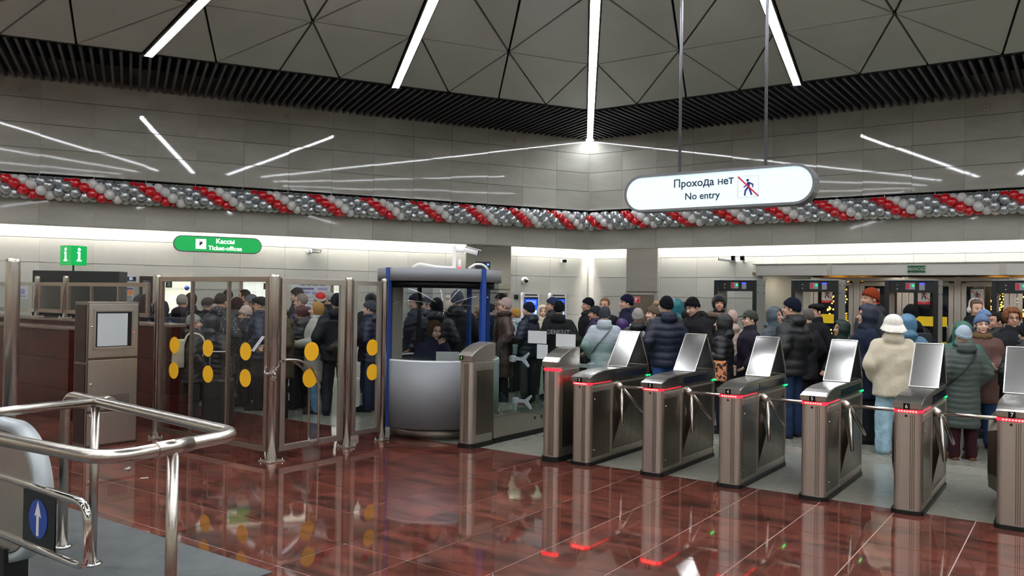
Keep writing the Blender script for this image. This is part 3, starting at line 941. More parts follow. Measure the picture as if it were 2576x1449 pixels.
# ================================================================== attendant's round cabin
CB = at(1103, 900, 10.78); CB.z = 0
CR = 0.80
GREYPNL = mat('cabin_grey_panel', '#77787b', 0.45, col2='#737477', scale=3)
BLUE = mat('cabin_blue', '#1d3f86', 0.35)
cab = thing('attendant_cabin', 'round glass attendant cabin with grey panels and blue pillars', 'cabin', CB, 0)
def arc_shell(r0, r1, z0, z1, a0=0.0, a1=360.0, n=64):
    bm = bmesh.new()
    full = abs(a1 - a0) >= 359.9
    st = []
    for k in range(n + (0 if full else 1)):
        a = R(a0 + (a1 - a0) * k / n)
        c, s = math.cos(a), math.sin(a)
        st.append([bm.verts.new((r * c, r * s, z)) for r, z in ((r0, z0), (r1, z0), (r1, z1), (r0, z1))])
    m = len(st)
    for k in range(m if full else m - 1):
        A, B = st[k], st[(k + 1) % m]
        for j in range(4):
            f = bm.faces.new((A[j], A[(j + 1) % 4], B[(j + 1) % 4], B[j]))
            f.smooth = j in (1, 3)
    if not full:
        bm.faces.new(st[0]); bm.faces.new(st[-1][::-1])
    bmesh.ops.recalc_face_normals(bm, faces=bm.faces[:])
    return bm
obj('plinth', lathe([(0.62, 0), (0.62, 0.13), (0.60, 0.14)], seg=48), STEEL, cab)
obj('cabin_floor', lathe([(0.76, 0.135), (0.76, 0.15)], seg=48), BLACK, cab)
obj('lower_panel', arc_shell(CR - 0.03, CR, 0.15, 0.97, 100, 440), GREYPNL, cab)
obj('top_band', arc_shell(CR - 0.05, CR + 0.01, 1.965, 2.125), GREYPNL, cab)
obj('roof', lathe([(CR - 0.03, 2.09), (CR - 0.03, 2.11)], seg=48), WHITE, cab)
obj('sill', arc_shell(CR - 0.10, CR - 0.005, 0.965, 0.985, 100, 440), WHITE, cab)
for a0, a1 in ((222, 318), (318, 440), (100, 222)):
    obj('curved_glass', arc_shell(CR - 0.022, CR - 0.014, 0.985, 1.965, a0 + 2, a1 - 2, 28), PANE_B, cab)
for a in (222.5, 317.5):
    ca, sa = math.cos(R(a)), math.sin(R(a))
    obj('blue_pillar', bx((CR * ca * 1.0, CR * sa * 1.0, 1.135), (0.05, 0.07, 1.99), rz=R(a), bev=0.004), BLUE, cab)
for a in (30, 60, 118):
    ca, sa = math.cos(R(a)), math.sin(R(a))
    obj('inner_pillar', bx((0.72 * ca, 0.72 * sa, 1.135), (0.05, 0.05, 1.96), rz=R(a)), BLUE if a != 118 else BLACK, cab)
obj('inner_post', bx((-0.50, -0.44, 1.47), (0.16, 0.05, 0.97), rz=R(45)), mat('cabin_cream_post', '#8b8273', 0.5), cab)
obj('dark_header', arc_shell(CR - 0.08, CR - 0.03, 1.88, 1.965, 200, 340, 30), BLACK, cab)
# desk, monitors, stool inside
dk = thing('cabin_desk', 'curved white desk shelf inside the attendant cabin', 'desk', CB, 0)
obj('desk_top', arc_shell(0.36, CR - 0.05, 0.86, 0.885, 205, 335, 30), WHITE, dk)
obj('desk_leg', bx((-0.42, -0.40, 0.505), (0.04, 0.04, 0.71)), DARKGREY, dk)
obj('desk_leg', bx((0.42, -0.40, 0.505), (0.04, 0.04, 0.71)), DARKGREY, dk)
mn = thing('monitor', 'pale grey monitor seen from behind in the cabin window', 'monitor', (CB.x + 0.16, CB.y - 0.52, 0.886), 0.06)
obj('back_shell', bx((0, 0, 0.10), (0.29, 0.03, 0.20), bev=0.006), mat('monitor_grey', '#a5a29b', 0.5), mn)
obj('foot', bx((0, 0.05, 0.004), (0.16, 0.10, 0.008)), DARKGREY, mn)
for sx in (-0.06, 0.07):
    obj('plug', ball((sx, -0.018, 0.035), 0.014, 10, 6), WHITE, mn)
ep = thing('card_printer', 'black card machine on the cabin desk beside the monitor', 'printer', (CB.x - 0.18, CB.y - 0.48, 0.886), -0.05)
obj('housing', bx((0, 0, 0.055), (0.24, 0.14, 0.11), bev=0.01), BLACK, ep)
for k in range(3): obj('paper_slot', bx((0, -0.072, 0.03 + 0.03 * k), (0.2, 0.004, 0.006)), DARKGREY, ep)
stl = thing('stool', 'black round stool inside the attendant cabin', 'stool', (CB.x - 0.12, CB.y + 0.12, 0.15), 0)
obj('seat', lathe([(0.17, 0.46), (0.18, 0.48), (0.17, 0.52), (0.0, 0.525)], seg=20), BLACK, stl)
obj('stem', lathe([(0.025, 0.02), (0.025, 0.46)], seg=10), STEEL, stl)
obj('foot_disc', lathe([(0.18, 0), (0.18, 0.012), (0.04, 0.025)], seg=20), BLACK, stl)
# on the roof
def cable(pts, r, label, m=WHITE, name='cable', group=None):
    o = obj(name, tube(fillet(pts, 0.12, 5), r, 8), m)
    return tag(o, label, 'cable', group)
zt = 2.125
cable([(CB.x - 0.30, CB.y - 0.45, zt + 0.02), (CB.x - 0.22, CB.y - 0.5, zt + 0.06), (CB.x + 0.02, CB.y - 0.48, zt + 0.02), (CB.x + 0.2, CB.y - 0.4, zt + 0.018)], 0.017, 'thick white cable bundle lying on the cabin roof')
cable([(CB.x + 0.40, CB.y - 0.40, zt + 0.015), (CB.x + 0.48, CB.y - 0.42, zt + 0.07), (CB.x + 0.58, CB.y - 0.36, zt + 0.07), (CB.x + 0.64, CB.y - 0.28, zt + 0.012)], 0.014, 'white cable looping over the cabin roof beside the black box')
def bullet_camera(loc, rz, label, pole=0.0, size=1.0, tilt=0.15, both=False):
    t = thing('security_camera', label, 'camera', loc, rz)
    s = size
    d = Vector((math.cos(tilt), 0, -math.sin(tilt)))
    if pole:
        obj('pole', bx((0, 0, pole / 2), (0.045, 0.045, pole)), WHITE, t)
        zc = pole * 0.82
        obj('bracket', tube(fillet([(0.02, 0, zc), (0.09, 0, zc), (0.13, 0, zc + 0.0)], 0.03), 0.032, 14), WHITE, t)
        st = Vector((0.13, 0, zc + 0.02))
    else:
        obj('wall_mount', lathe([(0.05 * s, -0.01), (0.05 * s, 0.025), (0.03 * s, 0.05)], (0, 0, 0), 16, Matrix.Rotation(PI / 2, 3, 'X')), WHITE, t)
        st = Vector((0.02, -0.06, 0))
    b = tube([st, st + d * 0.02, st + d * 0.20 * s], [0.03 * s, 0.042 * s, 0.042 * s], 16)
    obj('barrel', b, WHITE, t)
    obj('hood', bx(st + d * 0.13 * s + Vector((0, 0, 0.042 * s)), (0.24 * s, 0.09 * s, 0.008), rot=Matrix.Rotation(tilt, 3, 'Y')), WHITE, t)
    obj('lens', tube([st + d * 0.198 * s, st + d * 0.215 * s], 0.034 * s, 16), BLACK_G, t)
    return t
bullet_camera((CB.x + 0.20, CB.y - 0.20, zt - 0.012), 0.0, 'white bullet camera on a square pole on the cabin roof', pole=0.32, size=0.9, tilt=0.25)
al = thing('beacon', 'small white alarm beacon with a red base on the cabin roof', 'beacon', (CB.x + 0.27, CB.y - 0.22, zt - 0.014), 0)
obj('red_base', lathe([(0.022, 0), (0.022, 0.05)], seg=14), LED_RED, al)
obj('white_cap', lathe([(0.022, 0.05), (0.022, 0.12), (0.012, 0.15)], seg=14), WHITE, al)
rt = thing('network_box', 'black box with a blue indicator on the cabin roof', 'network box', (CB.x + 0.56, CB.y - 0.10, zt), 0.1)
obj('case', bx((0, 0, 0.06), (0.20, 0.12, 0.11), bev=0.008), BLACK, rt)
obj('indicator', ball((0.07, -0.062, 0.075), 0.014, 10, 8), mat('blue_led', '#2040ff', 0.4, emit='#2850ff', power=8.0), rt)

# ================================================================== hanging signs
SIGNBOX = mat('sign_case_grey', '#6c6d70', 0.35, 0.4)
SIGNW = mat('sign_white_lit', '#c4d6d8', 0.35, emit='#d4ecf0', power=0.62)
SIGNG = mat('sign_green_lit', '#00a04a', 0.35, emit='#00b050', power=0.55)
SIGNT = mat('sign_text_white', '#ffffff', 0.4, emit='#ffffff', power=0.95)
INK = mat('sign_ink', '#1c2440', 0.5)
PURP = mat('sign_purple', '#2a1c86', 0.5)
REDP = mat('sign_red', '#d01230', 0.5)
def stadium(w_, h_, n=14):
    r = h_ / 2
    return [(w_ / 2 - r + r * math.cos(R(-90 + 180 * k / n)), r * math.sin(R(-90 + 180 * k / n))) for k in range(n + 1)] + \
           [(-w_ / 2 + r + r * math.cos(R(90 + 180 * k / n)), r * math.sin(R(90 + 180 * k / n))) for k in range(n + 1)]
def pictogram(parent, cx, y, cz, s, slash=True, border=True, mfig=None):
    """no-entry walker, about s metres square, drawn in local x-z in front of y"""
    mf = mfig or PURP
    def blob(pts, nm, m, yy=0.001):
        obj(nm, prism([(cx + p * s, cz + q * s) for p, q in pts], y - yy - 0.0015, y - yy, lambda a, b, c: (a, c, b)), m, parent)
    def limb(p, q, wd):
        d = Vector((q[0] - p[0], q[1] - p[1])); n = Vector((-d.y, d.x)).normalized() * wd / 2
        e = d.normalized() * wd * 0.4
        return [(p[0] + n.x - e.x, p[1] + n.y - e.y), (q[0] + n.x + e.x, q[1] + n.y + e.y), (q[0] - n.x + e.x, q[1] - n.y + e.y), (p[0] - n.x - e.x, p[1] - n.y - e.y)]
    b = bmesh.new()
    def addl(pts):
        add_prism(b, [(cx + p * s, cz + q * s) for p, q in pts], y - 0.0025, y - 0.001, lambda a, bb, c: (a, c, bb))
    addl([(-0.03 + 0.065 * math.cos(2 * PI * k / 14), 0.29 + 0.065 * math.sin(2 * PI * k / 14)) for k in range(14)])
    addl([(-0.07, 0.20), (0.09, 0.20), (0.07, -0.05), (-0.05, -0.05)])
    for p, q, wd in (((0.05, 0.17), (0.22, 0.08), 0.07), ((0.22, 0.08), (0.22, -0.03), 0.06), ((-0.03, 0.10), (-0.20, -0.02), 0.06), ((0.0, -0.03), (-0.13, -0.20), 0.09), ((-0.13, -0.20), (-0.16, -0.40), 0.08), ((0.03, -0.03), (0.16, -0.38), 0.085)):
        addl(limb(p, q, wd))
    obj('walker_figure', b, mf, parent)
    if border:
        fb = bmesh.new()
        for c, sz in (((0, .5), (1.0, .012)), ((0, -.5), (1.0, .012)), ((.5, 0), (.012, 1.0)), ((-.5, 0), (.012, 1.0))):
            add_box(fb, (cx + c[0] * s, y - 0.0015, cz + c[1] * s), (sz[0] * s, 0.002, sz[1] * s))
        obj('pictogram_border', fb, mat('border_pale_red', '#c9a3ab', 0.5), parent)
    if slash:
        blob(limb((-0.47, 0.46), (0.47, -0.46), 0.07), 'red_slash', REDP, 0.003)
# "no entry" box over the turnstiles
SD = 0.62
cS = on_row(1812, SD)
def sign_plane(px, py):
    a, b = rowp(0, SD), rowp(1, SD)
    u_, z_ = along(a, b, px, py); return u_, z_
uL, zL = sign_plane(1572, 485); uR, zR = sign_plane(2052, 455)
_, zt1 = sign_plane(1812, 426); _, zb1 = sign_plane(1812, 524)
SW, SHh, SZ = uR - uL, zt1 - zb1, (zt1 + zb1) / 2
sg = thing('no_entry_sign', 'hanging lit white pill-shaped no entry sign on two rods', 'sign', rowp((uL + uR) / 2, SD, SZ), ROWROT)
obj('case', prism(stadium(SW, SHh), 0.0, 0.16, lambda p, q, s: (p, s, q)), SIGNBOX, sg)
rm = bmesh.new()
so, si = stadium(SW, SHh), stadium(SW - 0.05, SHh - 0.05)
vo = [rm.verts.new((p, -0.018, q)) for p, q in so]; vi = [rm.verts.new((p, -0.018, q)) for p, q in si]
vb = [rm.verts.new((p, 0.001, q)) for p, q in so]; vc = [rm.verts.new((p, -0.002, q)) for p, q in si]
nn_ = len(so)
for i in range(nn_):
    j = (i + 1) % nn_
    rm.faces.new((vo[i], vo[j], vi[j], vi[i])); rm.faces.new((vo[i], vb[i], vb[j], vo[j])); rm.faces.new((vi[i], vi[j], vc[j], vc[i]))
bmesh.ops.recalc_face_normals(rm, faces=rm.faces[:])
obj('rim', rm, SIGNBOX, sg)
obj('lit_face', prism(stadium(SW - 0.052, SHh - 0.052), -0.008, -0.001, lambda p, q, s: (p, s, q)), SIGNW, sg)
sc = SHh / 0.385
def sgpos(px, py):
    u_, z_ = sign_plane(px, py); return u_ - (uL + uR) / 2, z_ - SZ
tx, tz = sgpos(1769, 459)
words('russian_word', 'Прохода нет', 0.112 * sc, INK, sg, tx, -0.010, tz, bold=0.0014)
tx, tz = sgpos(1767, 493)
words('english_word', 'No entry', 0.098 * sc, INK, sg, tx, -0.010, tz, bold=0.0012)
tx, tz = sgpos(1883, 469)
pictogram(sg, tx, -0.010, tz, 0.205 * sc)
for px in (1702, 1919):
    u_ = sgpos(px, 430)[0]
    ztop = CEIL + 0.1 - SZ
    obj('hanging_rod', tube([(u_, 0.08, SHh / 2 - 0.005), (u_, 0.08, ztop)], 0.016, 10), SIGNBOX, sg)
for sx in (-1, 1):
    obj('end_strap', prism([(sx * (SW / 2 - 0.02), 0), (sx * (SW / 2 + 0.004), 0), (sx * (SW / 2 + 0.004), .01), (sx * (SW / 2 - 0.02), .01)], 0.06, 0.10, lambda p, q, s: (p, s, q)), STEEL_H, sg)

# green ticket office sign on the left wall
def wthing(k, px, py, y, name, label, cat, group=None, z=None, dz=0.0):
    x, zz = side_hit(k, px, py, y)
    p = Vector(side_pt(k, x, y, zz if z is None else z))
    return thing(name, label, cat, p, side_rot(k), group), x, zz
YG = APO + 0.02
gx0, _ = side_hit(1, 438, 612, YG); gx1, _ = side_hit(1, 661, 618, YG)
_, gz0 = side_hit(1, 550, 636, YG); _, gz1 = side_hit(1, 550, 595, YG)
GW, GH = gx1 - gx0, gz1 - gz0
ts_, _, _ = wthing(1, 549.5, 615.5, YG, 'ticket_office_sign', 'lit green pill-shaped ticket offices sign', 'sign')
obj('case', prism(stadium(GW, GH), 0.0, 0.12, lambda p, q, s: (p, s, q)), SIGNBOX, ts_)
obj('lit_face', prism(stadium(GW - 0.04, GH - 0.04), -0.012, 0.002, lambda p, q, s: (p, s, q)), SIGNG, ts_)
for sx in (-1, 1): obj('wall_arm', bx((sx * 0.5, 0.19, 0), (0.04, 0.18, 0.04)), SIGNBOX, ts_)
text('russian_text', 'Кассы', 0.135, SIGNT, ts_, face_mat(0.13, -0.014, 0.065), bold=0.003)
text('english_text', 'Ticket-offices', 0.118, SIGNT, ts_, face_mat(0.13, -0.014, -0.075), bold=0.0025)
obj('icon_tile', bx((-0.33, -0.014, 0.0), (0.195, 0.004, 0.195)), SIGNT, ts_)
ib = bmesh.new(); add_box(ib, (-0.345, -0.018, 0.0), (0.03, 0.003, 0.06)); add_box(ib, (-0.32, -0.018, 0.02), (0.035, 0.003, 0.05)); add_box(ib, (-0.35, -0.018, 0.045), (0.05, 0.003, 0.012))
obj('ticket_icon', ib, INK, ts_)

# exit sign, doors, canopy come with the entrance
# green information cube
IQ = at(185, 645, 13.7)
ic = thing('information_cube', 'lit green information cube with white letters on a short pole', 'sign', (IQ.x, IQ.y, IQ.z - 0.165 - 0.10), R(63.5))
s_ = 0.29
obj('cube', bx((0, 0, 0.10 + 0.165), (s_, s_, 0.33), bev=0.004), SIGNG, ic)
obj('pole', lathe([(0.016, -0.005), (0.016, 0.11)], seg=12), mat('green_pole', '#0c6a38', 0.4), ic)
def letter_i(M):
    b = bmesh.new()
    add_lathe(b, [(0.027, 0), (0.027, 0.003)], (0, -s_ / 2, 0.105), 20, Matrix.Rotation(PI / 2, 3, 'X'))
    for c, s in (((0, -0.012), (0.040, 0.150)), ((-0.017, 0.052), (0.044, 0.022)), ((0, -0.083), (0.090, 0.024))):
        add_box(b, (c[0], -s_ / 2 - 0.0015, c[1]), (s[0], 0.003, s[1]))
    b.transform(Matrix.Translation((0, 0, 0.262)) @ M)
    obj('letter', b, SIGNT, ic)
for a_ in (0, -PI / 2, PI / 2, PI): letter_i(Matrix.Rotation(a_, 4, 'Z'))
# dark information board under it
b0 = at(82, 683, 13.7); b1 = at(300, 680, 13.7)
bt = (b0.z + b1.z) / 2
dv = Vector((b1.x - b0.x, b1.y - b0.y, 0)); bl = dv.length
ibd = thing('information_board', 'large matt black back of an information stand under the green cube', 'stand', (b0.x, b0.y, 0), math.atan2(dv.y, dv.x))
obj('panel', bx((bl / 2, 0.15, (bt + 0.9) / 2), (bl, 0.30, bt - 0.9), bev=0.006), DARKGREY, ibd)
obj('base', bx((bl / 2, 0.15, 0.45), (bl * 0.9, 0.26, 0.90)), BLACK, ibd)
ic.location = (IQ.x, b0.y + 0.25, bt)
ic.location.x = at(185, 645, b0.y + 0.25).x
# ================================================================== entrance in the right wall
W0 = WALLS[0]; W1 = WALLS[1]
DEPTH = 1.1
YD = YL + DEPTH                      # door plane
def wpart(nm, bm, m, w_=None, struct_=False):
    return obj(nm, bm, m, w_ or W0)
CANOPY = mat('canopy_steel', '#b3b0aa', 0.36, 1.0, col2='#aeaba5', scale=6, stretch=(0.1, 1, 1), rough2=0.42)
# canopy box over the opening
cn = thing('entrance_canopy', 'long brushed steel canopy box over the entrance doors', 'canopy', (O.x, O.y, 0), side_rot(0))
cz0, cz1 = 2.335, 2.565
CX0 = side_hit(0, 1903, 680, YL - 0.1)[0]
for i in range(5):
    w_ = (OPEN - CX0) / 5 + 0.06
    obj('canopy_panel', bx((CX0 + w_ * (i + 0.5), YL - 0.08, (cz0 + cz1) / 2), (w_ - 0.004, 0.14, cz1 - cz0), bev=0.003), CANOPY, cn)
    if i: obj('joint_strip', bx((CX0 + w_ * i, YL - 0.156, (cz0 + cz1) / 2), (0.10, 0.008, cz1 - cz0 - 0.01)), STEEL_H, cn)
obj('drip_edge', bx(((CX0 + OPEN) / 2 + 0.15, YL - 0.10, cz1 + 0.012), (OPEN - CX0 + 0.4, 0.20, 0.022)), STEEL_H, cn)
# recess: soffit, side returns, curved stone jamb
rc = thing('entrance_recess', 'pale entrance recess with curved stone jamb and steel soffit', 'recess', (O.x, O.y, 0), side_rot(0))
rc['kind'] = 'structure'; del rc['category']; del rc['label']; rc.name = 'trim_1'
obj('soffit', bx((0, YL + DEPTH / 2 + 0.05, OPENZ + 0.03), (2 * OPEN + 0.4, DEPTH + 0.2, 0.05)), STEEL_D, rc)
for sx in (-1, 1):
    q = bmesh.new()
    st = []
    for k in range(13):
        a = R(90 * k / 12)
        st.append((sx * (OPEN - 0.02) - sx * 0.75 * (1 - math.cos(a)) * 1.0, YL + DEPTH * math.sin(a)))
    st2 = st + [(sx * (OPEN + 0.12), YL + DEPTH), (sx * (OPEN + 0.12), YL)]
    add_prism(q, st2, 0, OPENZ)
    for f in q.faces: f.smooth = False
    obj('curved_jamb', q, STONE_LO, rc)
# spotlights in the soffit
for i, x in enumerate((-OPEN + 0.45, -1.2, 1.2, OPEN - 0.45)):
    t = thing('downlight', 'small round downlight in the entrance soffit', 'lamp', side_pt(0, x, YL + 0.3, OPENZ + 0.002), side_rot(0), 'downlights of the entrance')
    obj('ring', lathe([(0.055, -0.004), (0.055, 0.004)], seg=20), STEEL_H, t)
    obj('lens', lathe([(0.042, -0.008), (0.042, -0.003)], seg=20), mat('downlight_lens', '#ffffff', 0.4, emit='#fff3dd', power=260.0), t)
# doors
NOE = mat('sticker_white', '#cfcfcd', 0.5)
def no_entry_sticker(parent, x, z, y, s=0.23):
    g = obj('sticker', bx((x, y, z), (s, 0.002, s * 1.4)), NOE, parent)
    obj('red_footer', bx((x, y - 0.0015, z - s * 0.57), (s, 0.002, s * 0.26)), REDP, g)
    text('footer_text', 'Проход запрещён\nNo entry', s * 0.09, NOE, g, face_mat(x, y - 0.003, z - s * 0.53))
    pictogram(g, x, y - 0.001, z + s * 0.14, s * 0.95, border=False, mfig=BLACK)
NDOOR = 7
dw = (2 * OPEN - 1.5) / 6
xs_d = [-OPEN + 0.75 + dw * i for i in range(6)]
YELB = mat('yellow_block', '#e6c21c', 0.5, emit='#e6c21c', power=0.12)
for i, x in enumerate(xs_d):
    p = side_pt(0, x, YD, 0)
    t = thing('door_%d' % (i + 1), '', 'door', p, side_rot(0))
    del t['label']; del t['category']; t['kind'] = 'structure'
    wd = dw
    for nm, c, s in (('door_post', (0.03, 0, 1.17), (0.06, 0.10, 2.34)), ('door_post', (wd - 0.03, 0, 1.17), (0.06, 0.10, 2.34)), ('door_head', (wd / 2, 0, 2.29), (wd - 0.12, 0.10, 0.08)),
                     ('stile', (0.115, -0.02, 1.11), (0.09, 0.06, 2.2)), ('stile', (wd - 0.115, -0.02, 1.11), (0.09, 0.06, 2.2)),
                     ('top_rail', (wd / 2, -0.02, 2.19), (wd - 0.32, 0.06, 0.09)), ('bottom_rail', (wd / 2, -0.02, 0.12), (wd - 0.32, 0.06, 0.20))):
        obj(nm, bx(c, s, bev=0.004), STEEL, t)
    obj('door_pane', bx((wd / 2, -0.02, 1.18), (wd - 0.32, 0.008, 1.92)), PANE_D, t)
    obj('pull_bar', tube(fillet([(wd - 0.17, -0.05, 0.85), (wd - 0.17, -0.11, 0.87), (wd - 0.17, -0.11, 1.33), (wd - 0.17, -0.05, 1.35)], 0.03), 0.013, 8), STEEL_H, t)
    no_entry_sticker(t, 0.16 + 0.19, 1.93, -0.034)
    obj('yellow_block', bx((wd / 2, -0.032, 1.42), (0.60, 0.004, 0.20)), YELB, t)
    obj('yellow_block', bx((wd / 2, -0.032, 0.92), (0.60, 0.004, 0.17)), YELB, t)
# second row of doors outside, dark street with strings of lights
for i, x in enumerate(xs_d):
    p = side_pt(0, x + 0.3, YD + 2.2, 0)
    t = thing('door_%d' % (i + 7), '', 'door', p, side_rot(0))
    del t['label']; del t['category']; t['kind'] = 'structure'
    for nm, c, s in (('stile', (0.05, 0, 1.15), (0.10, 0.07, 2.3)), ('stile', (dw - 0.07, 0, 1.15), (0.10, 0.07, 2.3)), ('top_rail', (dw / 2, 0, 2.25), (dw - 0.22, 0.07, 0.10)), ('bottom_rail', (dw / 2, 0, 0.1), (dw - 0.22, 0.07, 0.2))):
        obj(nm, bx(c, s), STEEL_D, t)
    obj('door_pane', bx((dw / 2, 0, 1.17), (dw - 0.24, 0.008, 2.06)), PANE_D, t)
vz = thing('trim_2', '', 'x', (O.x, O.y, 0), side_rot(0)); del vz['label']; del vz['category']; vz['kind'] = 'structure'
obj('vestibule_ceiling', bx((0, YD + 1.25, 2.45), (2 * OPEN + 1, 2.6, 0.1)), DARKGREY, vz)
obj('vestibule_wall', bx((-OPEN + 0.35, YD + 1.15, 1.2), (0.2, 2.3, 2.4)), DARKGREY, vz)
obj('vestibule_wall', bx((OPEN - 0.35, YD + 1.15, 1.2), (0.2, 2.3, 2.4)), DARKGREY, vz)
st_ = tag(obj('street_ground', bx((0, YD + 12, -0.08), (60, 22, 0.06)), mat('wet_asphalt', '#17171a', 0.35, col2='#22222a', scale=4), None, (O.x, O.y, 0), side_rot(0)), 'dark wet street ground outside the doors', 'ground')
GOLD = mat('gold_bulb', '#ffc060', 0.4, emit='#ffb040', power=14.0)
def light_tree(px, Yb, h, r, label):
    x, _ = side_hit(0, px, 760, YD + Yb)
    t = thing('lit_tree', label, 'tree', side_pt(0, x, YD + Yb, -0.05), side_rot(0), 'trees with gold lights outside')
    obj('trunk', lathe([(0.10, 0), (0.07, 0.8), (0.05, h * 0.9)], seg=10), mat('bark_dark', '#1b1512', 0.9), t)
    rng = random.Random(int(px))
    bb = bmesh.new()
    for k in range(300):
        u_ = rng.random() ** 0.8; a = rng.random() * 2 * PI
        rr = r * (1 - u_ * 0.85) * (0.55 + 0.45 * rng.random())
        bmesh.ops.create_icosphere(bb, subdivisions=1, radius=0.026, matrix=Matrix.Translation((rr * math.cos(a), rr * math.sin(a), 0.5 + u_ * (h - 0.5))))
    s = obj('gold_lights', bb, GOLD, t); s['kind'] = 'stuff'
    br = bmesh.new()
    for k in range(26):
        u_ = rng.random(); a = rng.random() * 2 * PI; rr = r * (1 - u_ * 0.85) * 0.8
        add_tube(br, [(0, 0, 0.4 + u_ * (h - 0.9)), (rr * math.cos(a), rr * math.sin(a), 0.5 + u_ * (h - 0.5))], 0.012, 5)
    obj('branches', br, mat('bark_dark'), t)
light_tree(2138, 7.0, 3.6, 0.9, 'conical tree strung with gold lights outside, seen beside the rust beanie')
light_tree(2545, 6.0, 3.4, 0.9, 'conical tree strung with gold lights outside, seen through the rightmost detector arch')
# exit sign on the canopy
ex, _, _ = wthing(0, 2305, 677, YL - 0.165, 'exit_sign', 'small dark green exit sign on the canopy', 'sign')
obj('plate', bx((0, 0, 0), (0.335, 0.012, 0.16), bev=0.003), mat('exit_white', '#c9d6cc', 0.5), ex)
obj('green_field', bx((0, -0.008, 0), (0.315, 0.005, 0.14)), mat('exit_green', '#16502e', 0.5), ex)
text('exit_text', 'ВЫХОД', 0.082, mat('exit_white'), ex, face_mat(0, -0.012, 0), bold=0.0)

# ---- walk-through metal detectors
DETG = mat('detector_grey', '#9aa0a2', 0.4)
def detector(px, label):
    dd = 8.35
    p = on_row(px, dd)
    t = thing('metal_detector', label, 'detector', p, ROWROT, 'walk-through detector arches')
    Wd, Hd, Dp = 0.86, 2.19, 0.55
    for x in (0.035, Wd - 0.035):
        g = obj('side_panel', bx((x, Dp / 2, Hd / 2), (0.07, Dp, Hd), bev=0.006), DETG, t)
        obj('black_edge', bx((x, -0.004, Hd / 2), (0.074, 0.03, Hd)), BLACK, g)
        for z in (1.95, 2.1):
            for y in (0.1, Dp - 0.1):
                obj('screw', ball((x + 0.036, y, z), 0.012, 8, 5), BLACK, g)
    obj('crossbar', bx((Wd / 2, Dp / 2, Hd - 0.11), (Wd - 0.14, Dp - 0.06, 0.20), bev=0.004), BLACK, t)
    obj('top_plate', bx((Wd / 2, Dp / 2, Hd + 0.008), (Wd, Dp, 0.016)), DETG, t)
    d = obj('display', bx((Wd / 2 - 0.02, 0.028, Hd - 0.10), (0.15, 0.008, 0.12)), mat('display_grey', '#84888e', 0.4), t)
    obj('red_block', bx((Wd / 2 - 0.06, 0.022, Hd - 0.10), (0.045, 0.006, 0.10)), mat('display_red', '#7a1a20', 0.4, emit='#a01820', power=0.6), d)
    obj('green_led', ball((Wd / 2 + 0.025, 0.022, Hd - 0.09), 0.018, 8, 6), LED_GRN, d)
    k = obj('keypad', bx((Wd / 2 + 0.17, 0.028, Hd - 0.12), (0.09, 0.008, 0.10)), mat('display_grey'), t)
    obj('blue_readout', bx((Wd / 2 + 0.17, 0.023, Hd - 0.055), (0.085, 0.006, 0.026)), mat('blue_readout', '#3030ff', 0.4, emit='#3438ff', power=3.0), k)
    for z in (Hd - 0.08, Hd - 0.15):
        obj('sensor_eye', ball((0.20, 0.026, z), 0.013, 8, 6), DETG, t)
    return t
for px, lb in ((1797, 'grey and black walk-through detector arch in front of bare wall left of the canopy'), (1991, 'grey and black walk-through detector arch below the canopy beside the curved jamb'),
               (2226, 'grey and black walk-through detector arch under the green exit sign'), (2495, 'grey and black walk-through detector arch in front of the rightmost lit tree')):
    detector(px, lb)

# ---- steel clad strips, hydrant door, terminals and small things on the walls
def wall_box(k, px0, py0, px1, py1, y, th, m, nm, parent, bev=0.004):
    x0, z1 = side_hit(k, px0, py0, y); x1, z0 = side_hit(k, px1, py1, y)
    return obj(nm, bx(((x0 + x1) / 2, y + th / 2, (z0 + z1) / 2), (x1 - x0, th, z1 - z0), bev=bev), m, parent), x0, x1, z0, z1
def clad(k, px0, px1, label, warm):
    x0, _ = side_hit(k, px0, 700, YL - 0.05); x1, _ = side_hit(k, px1, 700, YL - 0.05)
    t = thing('steel_service_door', label, 'service door', side_pt(k, (x0 + x1) / 2, YL - 0.03, 0), side_rot(k))
    w_ = x1 - x0
    obj('upper_panel', bx((0, 0, 2.53), (w_, 0.06, 1.14), bev=0.015), CANOPY if not warm else STEEL_M, t)
    d = obj('door_leaf', bx((0, -0.004, 0.93), (w_ * 0.78, 0.05, 1.86), bev=0.004), STEEL_D if not warm else STEEL, t)
    f = bmesh.new()
    for sx in (-1, 1): add_box(f, (sx * (w_ / 2 - 0.045), 0, 0.97), (0.085, 0.07, 1.94))
    add_box(f, (0, 0, 1.915), (w_ - 0.1, 0.07, 0.06))
    obj('door_frame', f, STEEL, t)
    obj('door_handle', tube(fillet([(w_ * 0.3, -0.03, 1.0), (w_ * 0.3, -0.09, 1.0), (w_ * 0.3 - 0.12, -0.09, 1.0)], 0.03), 0.012, 8), CHROME, d)
    return t, w_
clad(1, 1172, 1285, 'bright steel service door strip on the wall behind the cabin', True)
t, w_ = clad(0, 1575, 1655, 'grey steel service door strip with a red fire sign near the wall corner', False)
hx_, hz_ = side_hit(0, 1604, 754, YL - 0.06)
hs = thing('fire_sign', 'small red fire hydrant sign on the steel service door', 'sign', side_pt(0, hx_, YL - 0.067, hz_), side_rot(0))
obj('red_plate', bx((0, 0, 0), (0.15, 0.006, 0.15)), REDP, hs)
fb = bmesh.new()
for c, s in (((0, .066), (.14, .006)), ((0, -.066), (.14, .006)), ((.066, 0), (.006, .14)), ((-.066, 0), (.006, .14)), ((-.025, .02), (.05, .05)), ((-.04, -.02), (.02, .06)), ((.03, .03), (.02, .02))):
    add_box(fb, (c[0], -0.0045, c[1]), (s[0], 0.003, s[1]))
